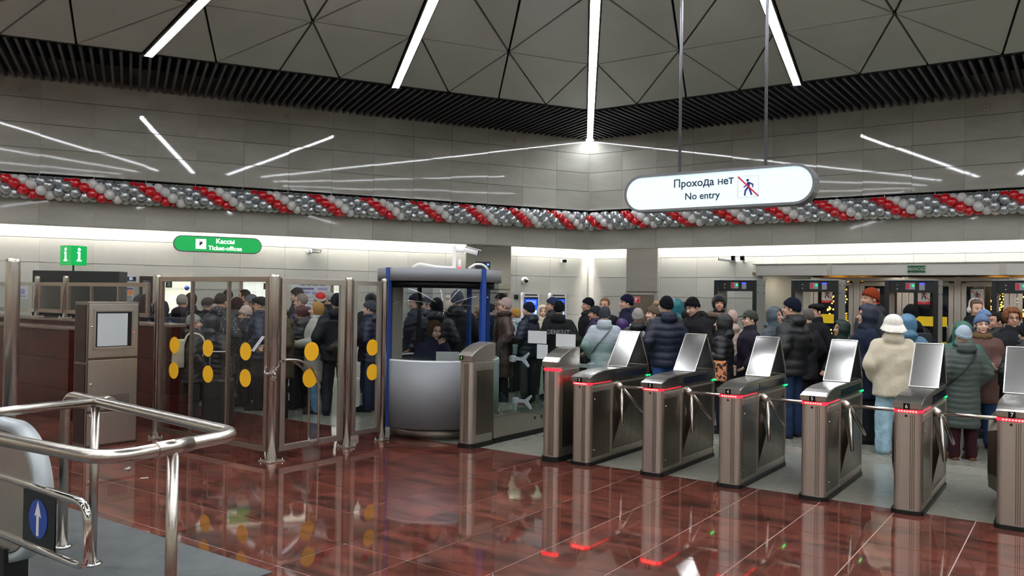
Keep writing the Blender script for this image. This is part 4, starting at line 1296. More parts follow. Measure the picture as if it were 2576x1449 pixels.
obj('white_lines', fb, WHITE, hs)
# interactive terminals near the corner
def wall_terminal(px0, px1, label):
    x0, _ = side_hit(1 if px0 < 1380 else 1, px0, 760, YL - 0.14); x1, _ = side_hit(1, px1, 760, YL - 0.14)
    w_ = x1 - x0
    t = thing('wall_terminal', label, 'terminal', side_pt(1, (x0 + x1) / 2, YL - 0.14, 0), side_rot(1), 'white ticket terminals')
    obj('housing', prism(round_rect(-w_ / 2, w_ / 2, 0.0, 1.90, 0.05), 0.0, 0.12, lambda p, q, s: (p, s, q)), WHITE, t)
    obj('screen_glass', bx((0, -0.004, 1.36), (w_ - 0.09, 0.008, 0.86)), BLACK_G, t)
    s = obj('screen', bx((0, -0.010, 1.42), (w_ - 0.12, 0.004, 0.66)), mat('screen_blue', '#1c48d8', 0.3, emit='#1a49e0', power=1.0), t)
    obj('screen_form', bx((0, -0.0135, 1.30), (w_ - 0.13, 0.003, 0.36)), mat('screen_pale', '#cfe0ff', 0.3, emit='#b9d2ff', power=0.9), s)
    tb = bmesh.new()
    for r_ in range(3): add_box(tb, (0, -0.0135, 1.70 - 0.035 * r_), (w_ * 0.55, 0.003, 0.014))
    obj('screen_lines', tb, mat('screen_pale'), s)
    add = bmesh.new()
    for r_ in range(4): add_box(add, (0, -0.0165, 1.40 - 0.05 * r_), (w_ * 0.5, 0.003, 0.016))
    obj('screen_text_lines', add, mat('screen_blue'), s)
    obj('top_sensor_bar', bx((0, -0.004, 1.845), (w_ - 0.12, 0.006, 0.03)), BLACK, t)
wall_terminal(1314, 1357, 'white wall terminal with a blue screen beside the white dome camera')
wall_terminal(1384, 1425, 'white wall terminal with a blue screen next to the wall corner')
bt_, _, _ = wthing(1, 1297, 747, YL, 'wall_sensor', 'small black sensor box on the wall left of the white terminals', 'sensor')
obj('case', bx((0, -0.03, 0), (0.085, 0.06, 0.10), bev=0.006), BLACK, bt_)
obj('lens', lathe([(0.02, 0), (0.02, 0.012)], (0, -0.06, 0.0), 12, Matrix.Rotation(PI / 2, 3, 'X')), BLACK_G, bt_)
def dome(k, px, py, label, dark=False, s=1.0):
    t, _, _ = wthing(k, px, py, YL, 'dome_camera', label, 'camera')
    if not dark:
        obj('base', lathe([(0.085, 0), (0.085, 0.04), (0.06, 0.075)], (0, 0, 0), 20, Matrix.Rotation(PI / 2, 3, 'X')), WHITE, t)
        obj('dome', ball((0.01, -0.075, -0.005), 0.052, 16, 10), BLACK_G, t)
    else:
        obj('base', lathe([(0.045, 0), (0.04, 0.05)], (0, 0, 0), 16, Matrix.Rotation(PI / 2, 3, 'X')), WHITE, t)
        obj('dome', bx((0.02, -0.08, 0.0), (0.085, 0.09, 0.075), bev=0.012), BLACK_G, t)
dome(1, 1319, 706, 'white dome camera on the wall above the left white terminal')
dome(1, 1414, 657, 'small black camera high on the wall by the corner', True)
p = side_pt(1, side_hit(1, 778, 632, YL)[0], YL, side_hit(1, 778, 632, YL)[1])
bullet_camera(p, side_rot(1), 'white bullet camera on the wall right of the green ticket sign', size=1.0, tilt=0.02)
def twin(px, py, label, s=1.0, flip=False):
    t, _, _ = wthing(0, px, py, YL, 'security_camera', label, 'camera')
    obj('wall_mount', lathe([(0.05, -0.005), (0.05, 0.03), (0.03, 0.06)], (0, 0, 0), 16, Matrix.Rotation(PI / 2, 3, 'X')), WHITE, t)
    if flip:
        obj('barrel', tube([(0, -0.07, 0.01), (-0.05, -0.075, 0.012), (-0.24, -0.10, 0.03)], [0.03, 0.042, 0.042], 14), WHITE, t)
        obj('lens', tube([(-0.24, -0.10, 0.03), (-0.26, -0.103, 0.032)], 0.036, 14), BLACK_G, t)
    else:
        obj('barrel', tube([(0, -0.05, 0.03), (0.0, -0.12, 0.045)], 0.05, 14), WHITE, t)
        obj('lens', bx((0, -0.14, 0.055), (0.095, 0.06, 0.10), bev=0.02), BLACK_G, t)
twin(1840, 655, 'long white bullet camera pointing left along the entrance wall', flip=True)
twin(1850, 656, 'short camera with a black face between two others on the entrance wall')
twin(1873, 656, 'short camera with a dark grey face, last of three on the entrance wall')
# speakers / call boxes high on the walls
for k, px, py, lb in ((1, 53, 222, 'small white square sounder high on the wall far left of the ticket sign'), (1, 721, 292, 'small white square sounder high on the wall above the glass gate'), (1, 1300, 355, 'small white square sounder under the slats near the wall corner'),
                      (0, 1880, 333, 'small white square sounder high on the wall behind the no entry sign rods'), (0, 2482, 272, 'small white square sounder high on the wall above the rightmost detector')):
    t, _, _ = wthing(k, px, py, APO, 'wall_sounder', lb, 'sounder', 'square sounders high on the walls')
    obj('case', bx((0, -0.02, 0), (0.105, 0.04, 0.105), bev=0.01), mat('sounder_white', '#a8a29e', 0.5), t)
    obj('grille', bx((0, -0.042, 0), (0.06, 0.004, 0.06)), mat('sounder_pink', '#98837f', 0.5), t)

# ---- ticket office front on the left wall
WINL = mat('lit_office', '#fcfbf6', 0.5, emit='#fdfbf4', power=0.95)
def ticket_window(n, px0, px1, label_num, y=YL):
    x0, _ = side_hit(1, px0, 740, y); x1, zt = side_hit(1, px1, 708, y)
    zt = 2.02; zb = 1.05
    t = thing('window_%d' % n, '', 'x', side_pt(1, (x0 + x1) / 2, y - 0.02, 0), side_rot(1)); del t['label']; del t['category']; t['kind'] = 'structure'
    w_ = x1 - x0
    obj('lit_room', bx((0, 0.03, (zt + zb) / 2), (w_, 0.02, zt - zb)), WINL, t)
    for nm, c, s in (('window_frame', (-w_ / 2 - 0.03, 0, (zt + zb) / 2), (0.06, 0.08, zt - zb + 0.12)), ('window_frame', (w_ / 2 + 0.03, 0, (zt + zb) / 2), (0.06, 0.08, zt - zb + 0.12)),
                     ('window_head', (0, 0, zt + 0.03), (w_, 0.08, 0.06)), ('window_sill', (0, -0.06, zb - 0.03), (w_ + 0.1, 0.22, 0.05))):
        obj(nm, bx(c, s, bev=0.004), FRAME_BROWN, t)
    obj('window_pane', bx((0, -0.01, (zt + zb) / 2), (w_, 0.006, zt - zb)), PANE, t)
    if label_num:
        p_ = obj('number_plate', bx((-w_ / 2 + 0.16 if label_num == '3' else w_ / 2 - 0.05, -0.03, zt - 0.09), (0.12, 0.01, 0.13)), mat('dark_green_plate', '#0f2a1c', 0.4), t)
        text('window_number', label_num, 0.11, mat('pale_green', '#9fd0ae', 0.4), p_, face_mat(-w_ / 2 + 0.16 if label_num == '3' else w_ / 2 - 0.05, -0.036, zt - 0.09))
ticket_window(1, 402, 482, '3')
ticket_window(2, 610, 676, '2')
ticket_window(3, 838, 872, '')
ob, _, _ = wthing(1, 470, 722, YL - 0.05, 'bauble', 'blue bauble hanging in the lit ticket window', 'bauble')
obj('globe', ball((0, -0.03, -0.02), 0.05, 14, 10), mat('blue_bauble', '#123a9a', 0.15, 0.3), ob)
obj('thread', tube([(0, -0.03, 0.03), (0, -0.03, 0.10)], 0.004, 6), WHITE, ob)
def poster(px0, py0, px1, py1, label, m, lines, y=YL):
    x0, z1 = side_hit(1, px0, py0, y - 0.01); x1, z0 = side_hit(1, px1, py1, y - 0.01)
    w_, h_ = x1 - x0, z1 - z0
    t = thing('notice', label, 'notice', side_pt(1, (x0 + x1) / 2, y - 0.012, (z0 + z1) / 2), side_rot(1))
    obj('sheet', bx((0, 0, 0), (w_, 0.012, h_)), m, t)
    for (a, b, c, d, mm) in lines:
        obj('printed_block', bx(((a + c) / 2 * w_, -0.008, (b + d) / 2 * h_), (abs(c - a) * w_, 0.003, abs(d - b) * h_)), mm, t)
    return t
PAPER = mat('paper_white', '#c6c6cc', 0.6)
LILAC = mat('print_lilac', '#8f83b4', 0.6); VIOL = mat('print_violet', '#5b4a86', 0.6); GRNP = mat('print_green', '#4f6b60', 0.6); ORNG = mat('print_orange', '#d98a50', 0.6); NAVY = mat('print_navy', '#20285a', 0.6); GREYPR = mat('print_grey', '#8a8a90', 0.6)
poster(735, 708, 832, 800, 'large white tariff board with violet headings between ticket windows', PAPER,
       [(-.28, .40, -.18, .46, VIOL), (-.14, .40, -.02, .46, GRNP), (.02, .40, .15, .46, VIOL), (.20, .40, .34, .46, GRNP), (-.30, .28, .05, .33, VIOL), (.15, .28, .40, .33, LILAC), (-.30, .18, -.05, .23, LILAC), (0, .14, .12, .23, LILAC)]
       + [(-.32, .08 - .09 * i, .38, .06 - .09 * i, GREYPR) for i in range(5)])
poster(300, 694, 342, 707, 'small navy header board with white edge behind the parapet fence', NAVY, [(-.5, .40, .5, .5, WHITE), (.1, -.3, .3, .3, WHITE)])
poster(306, 722, 335, 756, 'white and orange notice sheet on the wall behind the parapet fence', PAPER, [(-.1, -.1, .45, .3, ORNG), (-.1, .32, .45, .45, VIOL), (-.1, -.45, .4, -.15, GREYPR), (-.45, -.3, -.2, .4, GREYPR)])
poster(44, 718, 70, 752, 'white notice sheet with pale blue block at the far end of the parapet', PAPER, [(-.2, -.15, .2, .25, LILAC), (-.3, -.35, .3, -.25, GREYPR)])
dj, _, _ = wthing(1, 367, 740, YL - 0.12, 'wood_framed_niche', 'dark wooden framed niche beside ticket window three', 'niche')
for nm, c, s in (('jamb', (-0.09, 0, -0.3), (0.06, 0.10, 1.2)), ('jamb', (0.09, 0, -0.3), (0.06, 0.10, 1.2)), ('head', (0, 0, 0.32), (0.24, 0.10, 0.06))):
    obj(nm, bx(c, s), mat('dark_wood', '#3c2a1e', 0.5), dj)
obj('back_board', bx((0, 0.03, -0.3), (0.14, 0.02, 1.18)), STONE_LO, dj)

# ================================================================== balloon garlands
BR = mat('balloon_red', '#c4121e', 0.22, coat=0.4, spec=0.6)
BWm = mat('balloon_white', '#c9c6c2', 0.28, coat=0.3)
BS = mat('balloon_silver', '#b4b8ba', 0.33, 0.85)
def balloon_mesh(m):
    bm = lathe([(0.006, -0.121), (0.012, -0.112), (0.040, -0.100), (0.070, -0.078), (0.092, -0.045), (0.101, 0.0), (0.094, 0.040), (0.074, 0.074), (0.042, 0.097), (0.012, 0.105)], seg=14)
    me = bpy.data.meshes.new('balloon'); bm.to_mesh(me); bm.free(); me.materials.append(m); return me
BME = [balloon_mesh(m) for m in (BR, BWm, BS, BS)]
GZ, GR = 3.645, 0.125
def garland(k, x0, x1, label):
    t = thing('balloon_garland', label, 'garland', (O.x, O.y, 0), side_rot(k), 'spiral balloon garlands')
    n = int((x1 - x0) / 0.138)
    obj('cord', tube([(x0, APO - 0.18, GZ), (x1, APO - 0.18, GZ)], 0.006, 6), WHITE, t)
    rng = random.Random(k)
    back = bmesh.new()
    cand = []
    for i in range(n + 1):
        x = x0 + (x1 - x0) * i / n
        p = Vector(side_pt(k, x, APO, GZ))
        if p.y < 2: continue
        sx, _ = proj(p)
        if not (-150 < sx < IW + 150): continue
        for q in range(4):
            a = q * PI / 2 - i * PI / 4 + 0.3
            # a measured in the y-z plane, front (towards hall) is -y
            cand.append((x, a, q))
    built = 0
    for x, a, q in cand:
        dy, dz = -math.cos(a), math.sin(a)
        s = rng.uniform(0.93, 1.05)
        loc = Vector((x + rng.uniform(-.012, .012), APO - 0.19 + dy * GR, GZ + dz * GR))
        rot = Vector((0, 0, 1)).rotation_difference(Vector((rng.uniform(-.15, .15), dy, dz)))
        if (dy < 0.5) and built < 300:
            o = link('balloon', BME[q], None, t, loc)
            o.rotation_mode = 'QUATERNION'; o.rotation_quaternion = rot; o.scale = (s, s, s); built += 1
        else:
            bm2 = bmesh.new(); bm2.from_mesh(BME[q])
            bm2.transform(Matrix.Translation(loc) @ rot.to_matrix().to_4x4())
            for f in bm2.faces: f.material_index = (0, 1, 2, 2)[q]
            tmp = bpy.data.meshes.new('tmp'); bm2.to_mesh(tmp); bm2.free(); back.from_mesh(tmp); bpy.data.meshes.remove(tmp)
    me = bpy.data.meshes.new('rear_balloons'); back.to_mesh(me); back.free()
    for m in (BR, BWm, BS): me.materials.append(m)
    o = link('rear_balloons', me, None, t); o['kind'] = 'stuff'
    for k2 in range(int((x1 - x0) / 1.8)):
        xx = x0 + 0.9 + 1.8 * k2
        p = Vector(side_pt(k, xx, APO, GZ))
        if p.y < 2: continue
        obj('tie', tube([(xx, APO - 0.19, GZ + 0.1), (xx, APO + 0.035, 3.835)], 0.003, 5), WHITE, t)
garland(1, -SIDE / 2 + 0.3, SIDE / 2 - 0.25, 'red, white and silver spiral balloon garland on the ticket office wall')
garland(0, -SIDE / 2 + 0.20, SIDE / 2 - 0.3, 'red, white and silver spiral balloon garland on the entrance wall')
# ================================================================== escalator landing, bottom left
LP0 = ground(240, 1290); LP1 = ground(668, 1447)
lx1, ly1 = row_xy(LP1); _, ly0 = row_xy(LP0); lyy = (ly0 + ly1) / 2
PLATE = mat('grooved_plate', '#6c7071', 0.38, 0.7, col2='#5d6162', scale=3, rough2=0.5)
nt = PLATE.node_tree; _b = nt.nodes['Principled BSDF']
_tc = nt.nodes.new('ShaderNodeTexCoord'); _wv = nt.nodes.new('ShaderNodeTexWave'); _wv.bands_direction = 'Y'; _wv.inputs['Scale'].default_value = 32.0
_bp = nt.nodes.new('ShaderNodeBump'); _bp.inputs['Strength'].default_value = 0.7; _bp.inputs['Distance'].default_value = 0.004
nt.links.new(_tc.outputs['Object'], _wv.inputs['Vector']); nt.links.new(_wv.outputs['Fac'], _bp.inputs['Height']); nt.links.new(_bp.outputs['Normal'], _b.inputs['Normal'])
lp = tag(obj('landing_plate', bx((-2.2, -1.6, 0.003), (4.4, 3.2, 0.006)), PLATE, None, rowp(lx1, lyy), ROWROT), 'grooved grey metal landing plate beneath the escalator railing', 'landing plate')
rb = bmesh.new()

# ---- tubular railing
zr = 1.06
def rg(px, py): return row_xy(ground(px, py, zr))
q0 = rg(165, 992); q1 = rg(262, 1008); q2 = rg(603, 1092); q3 = rg(270, 1156); q4 = rg(0, 1105); q5 = rg(0, 1036); p1 = rg(465, 1128)
yb = (q0[1] * 0.4 + q1[1] * 0.3 + q2[1] * 0.3)
xf = (q2[0] + q3[0] + p1[0]) / 3
rl = thing('tube_railing', 'brushed steel tube railing around the escalator landing', 'railing', rowp(0, 0), ROWROT)
def rp(x, y, z=zr): return Vector((x, y, z))
A_ = rp(*q0); B_ = rp(*q1); C_ = rp(*q2); D_ = rp(*q3); E_ = rp(*q4); E2 = D_ + (E_ - D_) * 2.6
F_ = rp(*q5); F2 = B_ + (F_ - B_) * 2.2
main = fillet([A_ - Vector((0, 0, 0.9)), A_, B_], 0.13, 8)
rr_ = 0.032
obj('top_rail', tube(fillet([Vector((A_.x, A_.y, 0.02)), A_, C_, D_, E2], 0.16, 8), rr_, 16), STEEL_TUBE, rl)
obj('side_rail', tube([B_, F2], rr_ * 0.9, 16), STEEL_TUBE, rl)
dB = (C_ - B_).normalized()
obj('coupling', tube([B_ + dB * 0.02, B_ + dB * 0.10], rr_ + 0.004, 16), STEEL_TUBE, rl)
P1 = rp(*p1)
tP = (D_ - C_).normalized(); P1 = C_ + tP * (P1 - C_).dot(tP)
obj('coupling', tube([P1 - tP * 0.10, P1 + tP * 0.10], rr_ + 0.004, 16), STEEL_TUBE, rl)
for nm, p in (('post', P1), ('post', B_ + (F_ - B_).normalized() * 0.06)):
    obj('post', tube([(p.x, p.y, 0.01), (p.x, p.y, zr - 0.02)], 0.027, 16), STEEL_TUBE, rl)
    obj('post_flange', lathe([(0.062, 0.006), (0.062, 0.018), (0.04, 0.024)], (p.x, p.y, 0), 20), CHROME, rl)
obj('post_flange', lathe([(0.062, 0.006), (0.062, 0.018), (0.04, 0.024)], (A_.x, A_.y, 0), 20), CHROME, rl)

# ---- chrome entry guard with arrow panel
zg1, zg0 = 0.77, 0.465
g1 = row_xy(ground(222, 1268, zg1)); g0 = row_xy(ground(0, 1197, zg1))
G1 = Vector((g1[0], g1[1], zg1)); G0 = Vector((g0[0], g0[1], zg1)); dg = (G0 - G1).normalized()
G1b = Vector((G1.x, G1.y, zg0))
gd = thing('entry_guard', 'chrome tube entry guard with a black arrow panel beside the escalator', 'guard rail', rowp(0, 0), ROWROT)
obj('guard_tube', tube(fillet([G1 + dg * 1.7, G1, G1b, G1b + dg * 1.7], 0.10, 8), 0.021, 14), CHROME, gd)
pa = along(rowp(G1.x, G1.y), rowp(G0.x, G0.y), 140, 1300)[0]; pb = along(rowp(G1.x, G1.y), rowp(G0.x, G0.y), 60, 1300)[0]
c = G1 + dg * ((pa + pb) / 2); ang = math.atan2(-dg.y, -dg.x)
Wp = abs(pb - pa); Hp = zg1 - zg0
M_ = Matrix.Translation((c.x, c.y, (zg0 + zg1) / 2)) @ Matrix.Rotation(ang, 4, 'Z')
def tobj(nm, bm, m, par):
    bm.transform(M_); return obj(nm, bm, m, par)
ap = tobj('arrow_panel', bx((0, 0, 0), (Wp, 0.008, Hp)), BLACK_G, gd)
dsc = bmesh.new(); add_lathe(dsc, [(0.098, 0), (0.098, 0.002)], (0, -0.005, 0), 32, Matrix.Rotation(PI / 2, 3, 'X'))
tobj('blue_disc', dsc, mat('arrow_blue', '#1c3d8c', 0.3), ap)
tobj('white_arrow', prism([(-0.011, -0.085), (0.011, -0.085), (0.012, 0.02), (0.034, 0.01), (0.0, 0.088), (-0.034, 0.01), (-0.012, 0.02)], -0.0095, -0.0072, lambda p, q, s: (p, s, q)), WHITE, ap)
for e in (0.2, 1.3):
    b_ = G1b + dg * e
    obj('guard_foot', tube([(b_.x, b_.y, 0.01), (b_.x, b_.y, zg0)], 0.016, 10), CHROME, gd) if e > 1 else None

# ---- escalator newel
NW = row_xy(at(118, 1200, 4.75))
es = thing('escalator_balustrade', 'rounded steel escalator newel with pale grey handrail band', 'escalator', rowp(NW[0], NW[1]), ROWROT)
r_ = 0.42; zc = 0.56
def newel(r0, r1, n=40, back=2.6):
    out = [(-back, zc + r1), ]
    arc = [(-r_ + 0.0 + r1 * math.cos(R(a)), zc + r1 * math.sin(R(a))) for a in [90 - 180 * k / n for k in range(n + 1)]]
    return out + arc
prof = newel(0, r_ - 0.06); prof = prof + [(-2.6, zc - (r_ - 0.06))]
obj('side_panel', prism(prof, -0.05, 0.05, lambda p, q, s: (p, s, q)), STEEL, es)
outer = newel(0, r_); inner = newel(0, r_ - 0.055)
hb = bmesh.new()
ra = [[hb.verts.new((p, y, q)) for p, q in outer] for y in (-0.045, 0.045)]
ri = [[hb.verts.new((p, y, q)) for p, q in inner] for y in (-0.045, 0.045)]
for i in range(len(outer) - 1):
    hb.faces.new((ra[0][i], ra[0][i + 1], ra[1][i + 1], ra[1][i])); hb.faces.new((ri[0][i], ri[1][i], ri[1][i + 1], ri[0][i + 1]))
    for y in (0, 1): hb.faces.new((ra[y][i], ri[y][i], ri[y][i + 1], ra[y][i + 1]))
bmesh.ops.recalc_face_normals(hb, faces=hb.faces[:])
for f in hb.faces: f.smooth = True
obj('handrail', hb, mat('handrail_grey', '#a3aaab', 0.4), es)
obj('skirt', bx((-1.45, 0, 0.12), (2.2, 0.14, 0.22)), BLACK, es)

# ---- paper scraps on the floor
for px, py, lb, w_ in ((320, 1181, 'crumpled white paper scrap on the red floor near the steel terminal', 0.085), (363, 1203, 'thin flat white paper scrap on the red floor', 0.07)):
    p = ground(px, py)
    bm = bmesh.new()
    rng = random.Random(px)
    nx = 5
    vs = [[bm.verts.new(((i / 4 - .5) * w_, (j / 3 - .5) * w_ * 0.6, 0.002 + (abs(rng.gauss(0, .012)) if w_ > .08 else rng.uniform(0, .003)))) for j in range(4)] for i in range(nx)]
    for i in range(nx - 1):
        for j in range(3): bm.faces.new((vs[i][j], vs[i + 1][j], vs[i + 1][j + 1], vs[i][j + 1]))
    bmesh.ops.solidify(bm, geom=bm.faces[:], thickness=0.0012)
    tag(obj('paper_scrap', bm, mat('scrap_paper', '#c9c9c6', 0.7), None, (p.x, p.y, 0.0005), rng.uniform(0, 3)), lb, 'paper')
# ================================================================== people
# bodies and clothes are grown from distance fields and meshed with surface nets
def nets(fn, lo, hi, step):
    ax = [np.arange(lo[i] - 2 * step, hi[i] + 2.01 * step, step) for i in range(3)]
    X, Y, Z = np.meshgrid(*ax, indexing='ij', sparse=True)
    f = fn(X, Y, Z).astype(np.float32)
    f[0, :, :] = f[-1, :, :] = 1; f[:, 0, :] = f[:, -1, :] = 1; f[:, :, 0] = f[:, :, -1] = 1
    s = f < 0
    n = np.array(f.shape)
    cnt = np.zeros(n - 1, np.int8)
    sl = lambda a, i, j, k: a[i:n[0] - 1 + i, j:n[1] - 1 + j, k:n[2] - 1 + k]
    for i in (0, 1):
        for j in (0, 1):
            for k in (0, 1): cnt += sl(s, i, j, k)
    cells = np.argwhere((cnt > 0) & (cnt < 8))
    if len(cells) == 0:
        return np.zeros((0, 3)), np.zeros((0, 4), int)
    ci, cj, ck = cells.T
    cor = {(i, j, k): f[ci + i, cj + j, ck + k] for i in (0, 1) for j in (0, 1) for k in (0, 1)}
    acc = np.zeros((len(cells), 3)); num = np.zeros(len(cells))
    for a in cor:
        for d in range(3):
            if a[d] == 0:
                b = list(a); b[d] = 1; b = tuple(b)
                fa, fb = cor[a], cor[b]
                m = (fa < 0) != (fb < 0)
                t = np.where(m, fa / np.where(m, fa - fb, 1), 0)
                p = np.array(a, float)[None, :].repeat(len(cells), 0)
                p[:, d] += t
                acc += p * m[:, None]; num += m
    loc = acc / num[:, None]
    verts = np.stack([ax[d][0] + (cells[:, d] + loc[:, d]) * step for d in range(3)], 1)
    idx = -np.ones(n - 1, np.int64); idx[ci, cj, ck] = np.arange(len(cells))
    quads = []
    for d in range(3):
        e = [slice(1, -1)] * 3; e[d] = slice(0, -1)
        g = [slice(1, -1)] * 3; g[d] = slice(1, None)
        a, b = s[tuple(e)], s[tuple(g)]
        off = [1, 1, 1]; off[d] = 0
        for flip in (False, True):
            w_ = np.argwhere((~a & b) if flip else (a & ~b))
            if not len(w_): continue
            w_ = w_ + np.array(off)
            o1, o2 = (d + 1) % 3, (d + 2) % 3
            def sh(u, v):
                q = w_.copy(); q[:, o1] -= u; q[:, o2] -= v
                return idx[q[:, 0], q[:, 1], q[:, 2]]
            q = np.stack([sh(0, 0), sh(1, 0), sh(1, 1), sh(0, 1)], 1)
            quads.append(q[:, ::-1] if flip else q)
    return verts, np.concatenate(quads)
def smin(a, b, k):
    h = np.clip(0.5 + 0.5 * (b - a) / k, 0, 1)
    return b + (a - b) * h - k * h * (1 - h)
def smax(a, b, k):
    return -smin(-a, -b, k)
def cone(X, Y, Z, a, b, ra, rb):
    d = [b[i] - a[i] for i in range(3)]; L = sum(v * v for v in d)
    t = np.clip(((X - a[0]) * d[0] + (Y - a[1]) * d[1] + (Z - a[2]) * d[2]) / L, 0, 1)
    return np.sqrt((X - a[0] - d[0] * t) ** 2 + (Y - a[1] - d[1] * t) ** 2 + (Z - a[2] - d[2] * t) ** 2) - (ra + (rb - ra) * t)
def ell(X, Y, Z, c, r):
    q = np.sqrt(((X - c[0]) / r[0]) ** 2 + ((Y - c[1]) / r[1]) ** 2 + ((Z - c[2]) / r[2]) ** 2)
    return (q - 1) * min(r)
def loft(X, Y, Z, prof, yc=None):
    zs = [p[0] for p in prof]
    rx = np.interp(Z, zs, [p[1] for p in prof]); ry = np.interp(Z, zs, [p[2] for p in prof])
    cy = np.interp(Z, zs, [p[3] if len(p) > 3 else 0.0 for p in prof])
    q = (np.sqrt((X / rx) ** 2 + ((Y - cy) / ry) ** 2) - 1) * np.minimum(rx, ry)
    return smax(q, np.maximum(zs[0] - Z, Z - zs[-1]), 0.03)
ARMS = {   # shoulder, elbow, wrist for right (+x) and left (-x); the figure faces -y
    'down': (((.172, .01, 1.385), (.265, .03, 1.14), (.275, -.05, .90)), ((-.172, .01, 1.385), (-.265, .03, 1.14), (-.275, -.05, .90))),
    'pocket': (((.172, .01, 1.385), (.29, .06, 1.15), (.21, -.12, .98)), ((-.172, .01, 1.385), (-.29, .06, 1.15), (-.21, -.12, .98))),
    'hold': (((.172, .01, 1.385), (.27, .00, 1.15), (.10, -.25, 1.10)), ((-.172, .01, 1.385), (-.27, .00, 1.15), (-.10, -.25, 1.08))),
    'phone': (((.172, .01, 1.385), (.25, -.12, 1.19), (.07, -.28, 1.42)), ((-.172, .01, 1.385), (-.265, .03, 1.14), (-.275, -.05, .90))),
    'chin': (((.172, .01, 1.385), (.22, -.16, 1.18), (.06, -.17, 1.42)), ((-.172, .01, 1.385), (-.27, .00, 1.15), (-.10, -.25, 1.08))),
}
LEGS = {'stand': (((.09, .0, .90), (.10, -.01, .48), (.11, .02, .09)), ((-.09, .0, .90), (-.10, -.01, .48), (-.11, .02, .09))),
        'step': (((.09, .0, .90), (.10, -.10, .49), (.11, -.12, .09)), ((-.09, .0, .90), (-.10, .03, .48), (-.11, .14, .10))),
        'sit': (((.09, .0, .90), (.13, -.40, .88), (.13, -.36, .46)), ((-.09, .0, .90), (-.13, -.40, .88), (-.13, -.36, .46)))}
CACHE = {}
def cached(key, fn):
    if key not in CACHE: CACHE[key] = fn()
    return CACHE[key]
# ---- head: skull, jaw, nose, ears, lips, neck
def head_mesh(kind):
    fem = kind == 'f'
    def f(X, Y, Z):
        h = ell(X, Y, Z, (0, .012, 1.668), (.076, .096, .092))
        h = smin(h, ell(X, Y, Z, (0, -.030, 1.595), (.052 if fem else .058, .062, .072)), .03)
        h = smin(h, cone(X, Y, Z, (0, -.082, 1.655), (0, -.112, 1.612), .009, .016), .014)        # nose
        h = smin(h, ell(X, Y, Z, (0, -.088, 1.572), (.026, .014, .011)), .008)                     # lips
        h = smin(h, ell(X, Y, Z, (0, -.080, 1.542), (.022, .018, .016)), .016)                     # chin
        for sx in (-1, 1):
            h = smax(h, -ell(X, Y, Z, (sx * .031, -.098, 1.646), (.020, .016, .012)), .012)        # eye sockets
            h = smin(h, ell(X, Y, Z, (sx * .032, -.084, 1.662), (.024, .010, .006)), .010)         # brow
            h = smin(h, ell(X, Y, Z, (sx * .079, .010, 1.628), (.011, .020, .030)), .008)          # ear
            h = smin(h, ell(X, Y, Z, (sx * .040, -.066, 1.607), (.022, .020, .020)), .02)          # cheek
        h = smin(h, cone(X, Y, Z, (0, .018, 1.56), (0, .025, 1.40), .050 if fem else .057, .066), .03)
        return h
    v, q = nets(f, (-.10, -.14, 1.38), (.10, .12, 1.78), .0085)
    c = v[q].mean(1)
    mi = np.zeros(len(q), int)
    lips = (np.abs(c[:, 0]) < .027) & (c[:, 1] < -.088) & (np.abs(c[:, 2] - 1.572) < .010)
    mi[lips] = 1
    brow = (np.abs(np.abs(c[:, 0]) - .033) < .022) & (c[:, 1] < -.065) & (np.abs(c[:, 2] - 1.667) < .0048)
    mi[brow] = 3
    # eyes
    parts = [(v, q, mi)]
    for sx in (-1, 1):
        ev, eq, em = sphere_arr((sx * .031, -.0765, 1.646), .0145, 10, 8, (1, .8, .75))
        parts.append((ev, eq, np.where(ev[eq][:, :, 1].mean(1) < -.0850, 2, 4)))
    return merge(parts)
def sphere_arr(c, r, nu, nv, sq=(1, 1, 1)):
    vs, qs = [], []
    for j in range(nv + 1):
        th = PI * j / nv
        for i in range(nu):
            ph = 2 * PI * i / nu
            vs.append((c[0] + r * sq[0] * math.sin(th) * math.cos(ph), c[1] + r * sq[1] * math.sin(th) * math.sin(ph), c[2] + r * sq[2] * math.cos(th)))
    for j in range(nv):
        for i in range(nu):
            qs.append((j * nu + i, (j + 1) * nu + i, (j + 1) * nu + (i + 1) % nu, j * nu + (i + 1) % nu))
    return np.array(vs), np.array(qs), np.zeros(len(qs), int)
def merge(parts):
    V_, Q_, M_ = [], [], []
    n = 0
    for v, q, m in parts:
        V_.append(v); Q_.append(q + n); M_.append(m); n += len(v)
    return np.concatenate(V_), np.concatenate(Q_), np.concatenate(M_)
def mesh_np(name, v, q, mi=None):
    me = bpy.data.meshes.new(name)
    me.vertices.add(len(v)); me.vertices.foreach_set('co', v.astype(np.float32).ravel())
    me.loops.add(len(q) * 4); me.loops.foreach_set('vertex_index', q.astype(np.int32).ravel())
    me.polygons.add(len(q)); me.polygons.foreach_set('loop_start', np.arange(0, len(q) * 4, 4, dtype=np.int32))
    me.polygons.foreach_set('use_smooth', np.ones(len(q), bool))
    if mi is not None: me.polygons.foreach_set('material_index', mi.astype(np.int32))
    me.update(calc_edges=True)
    return me
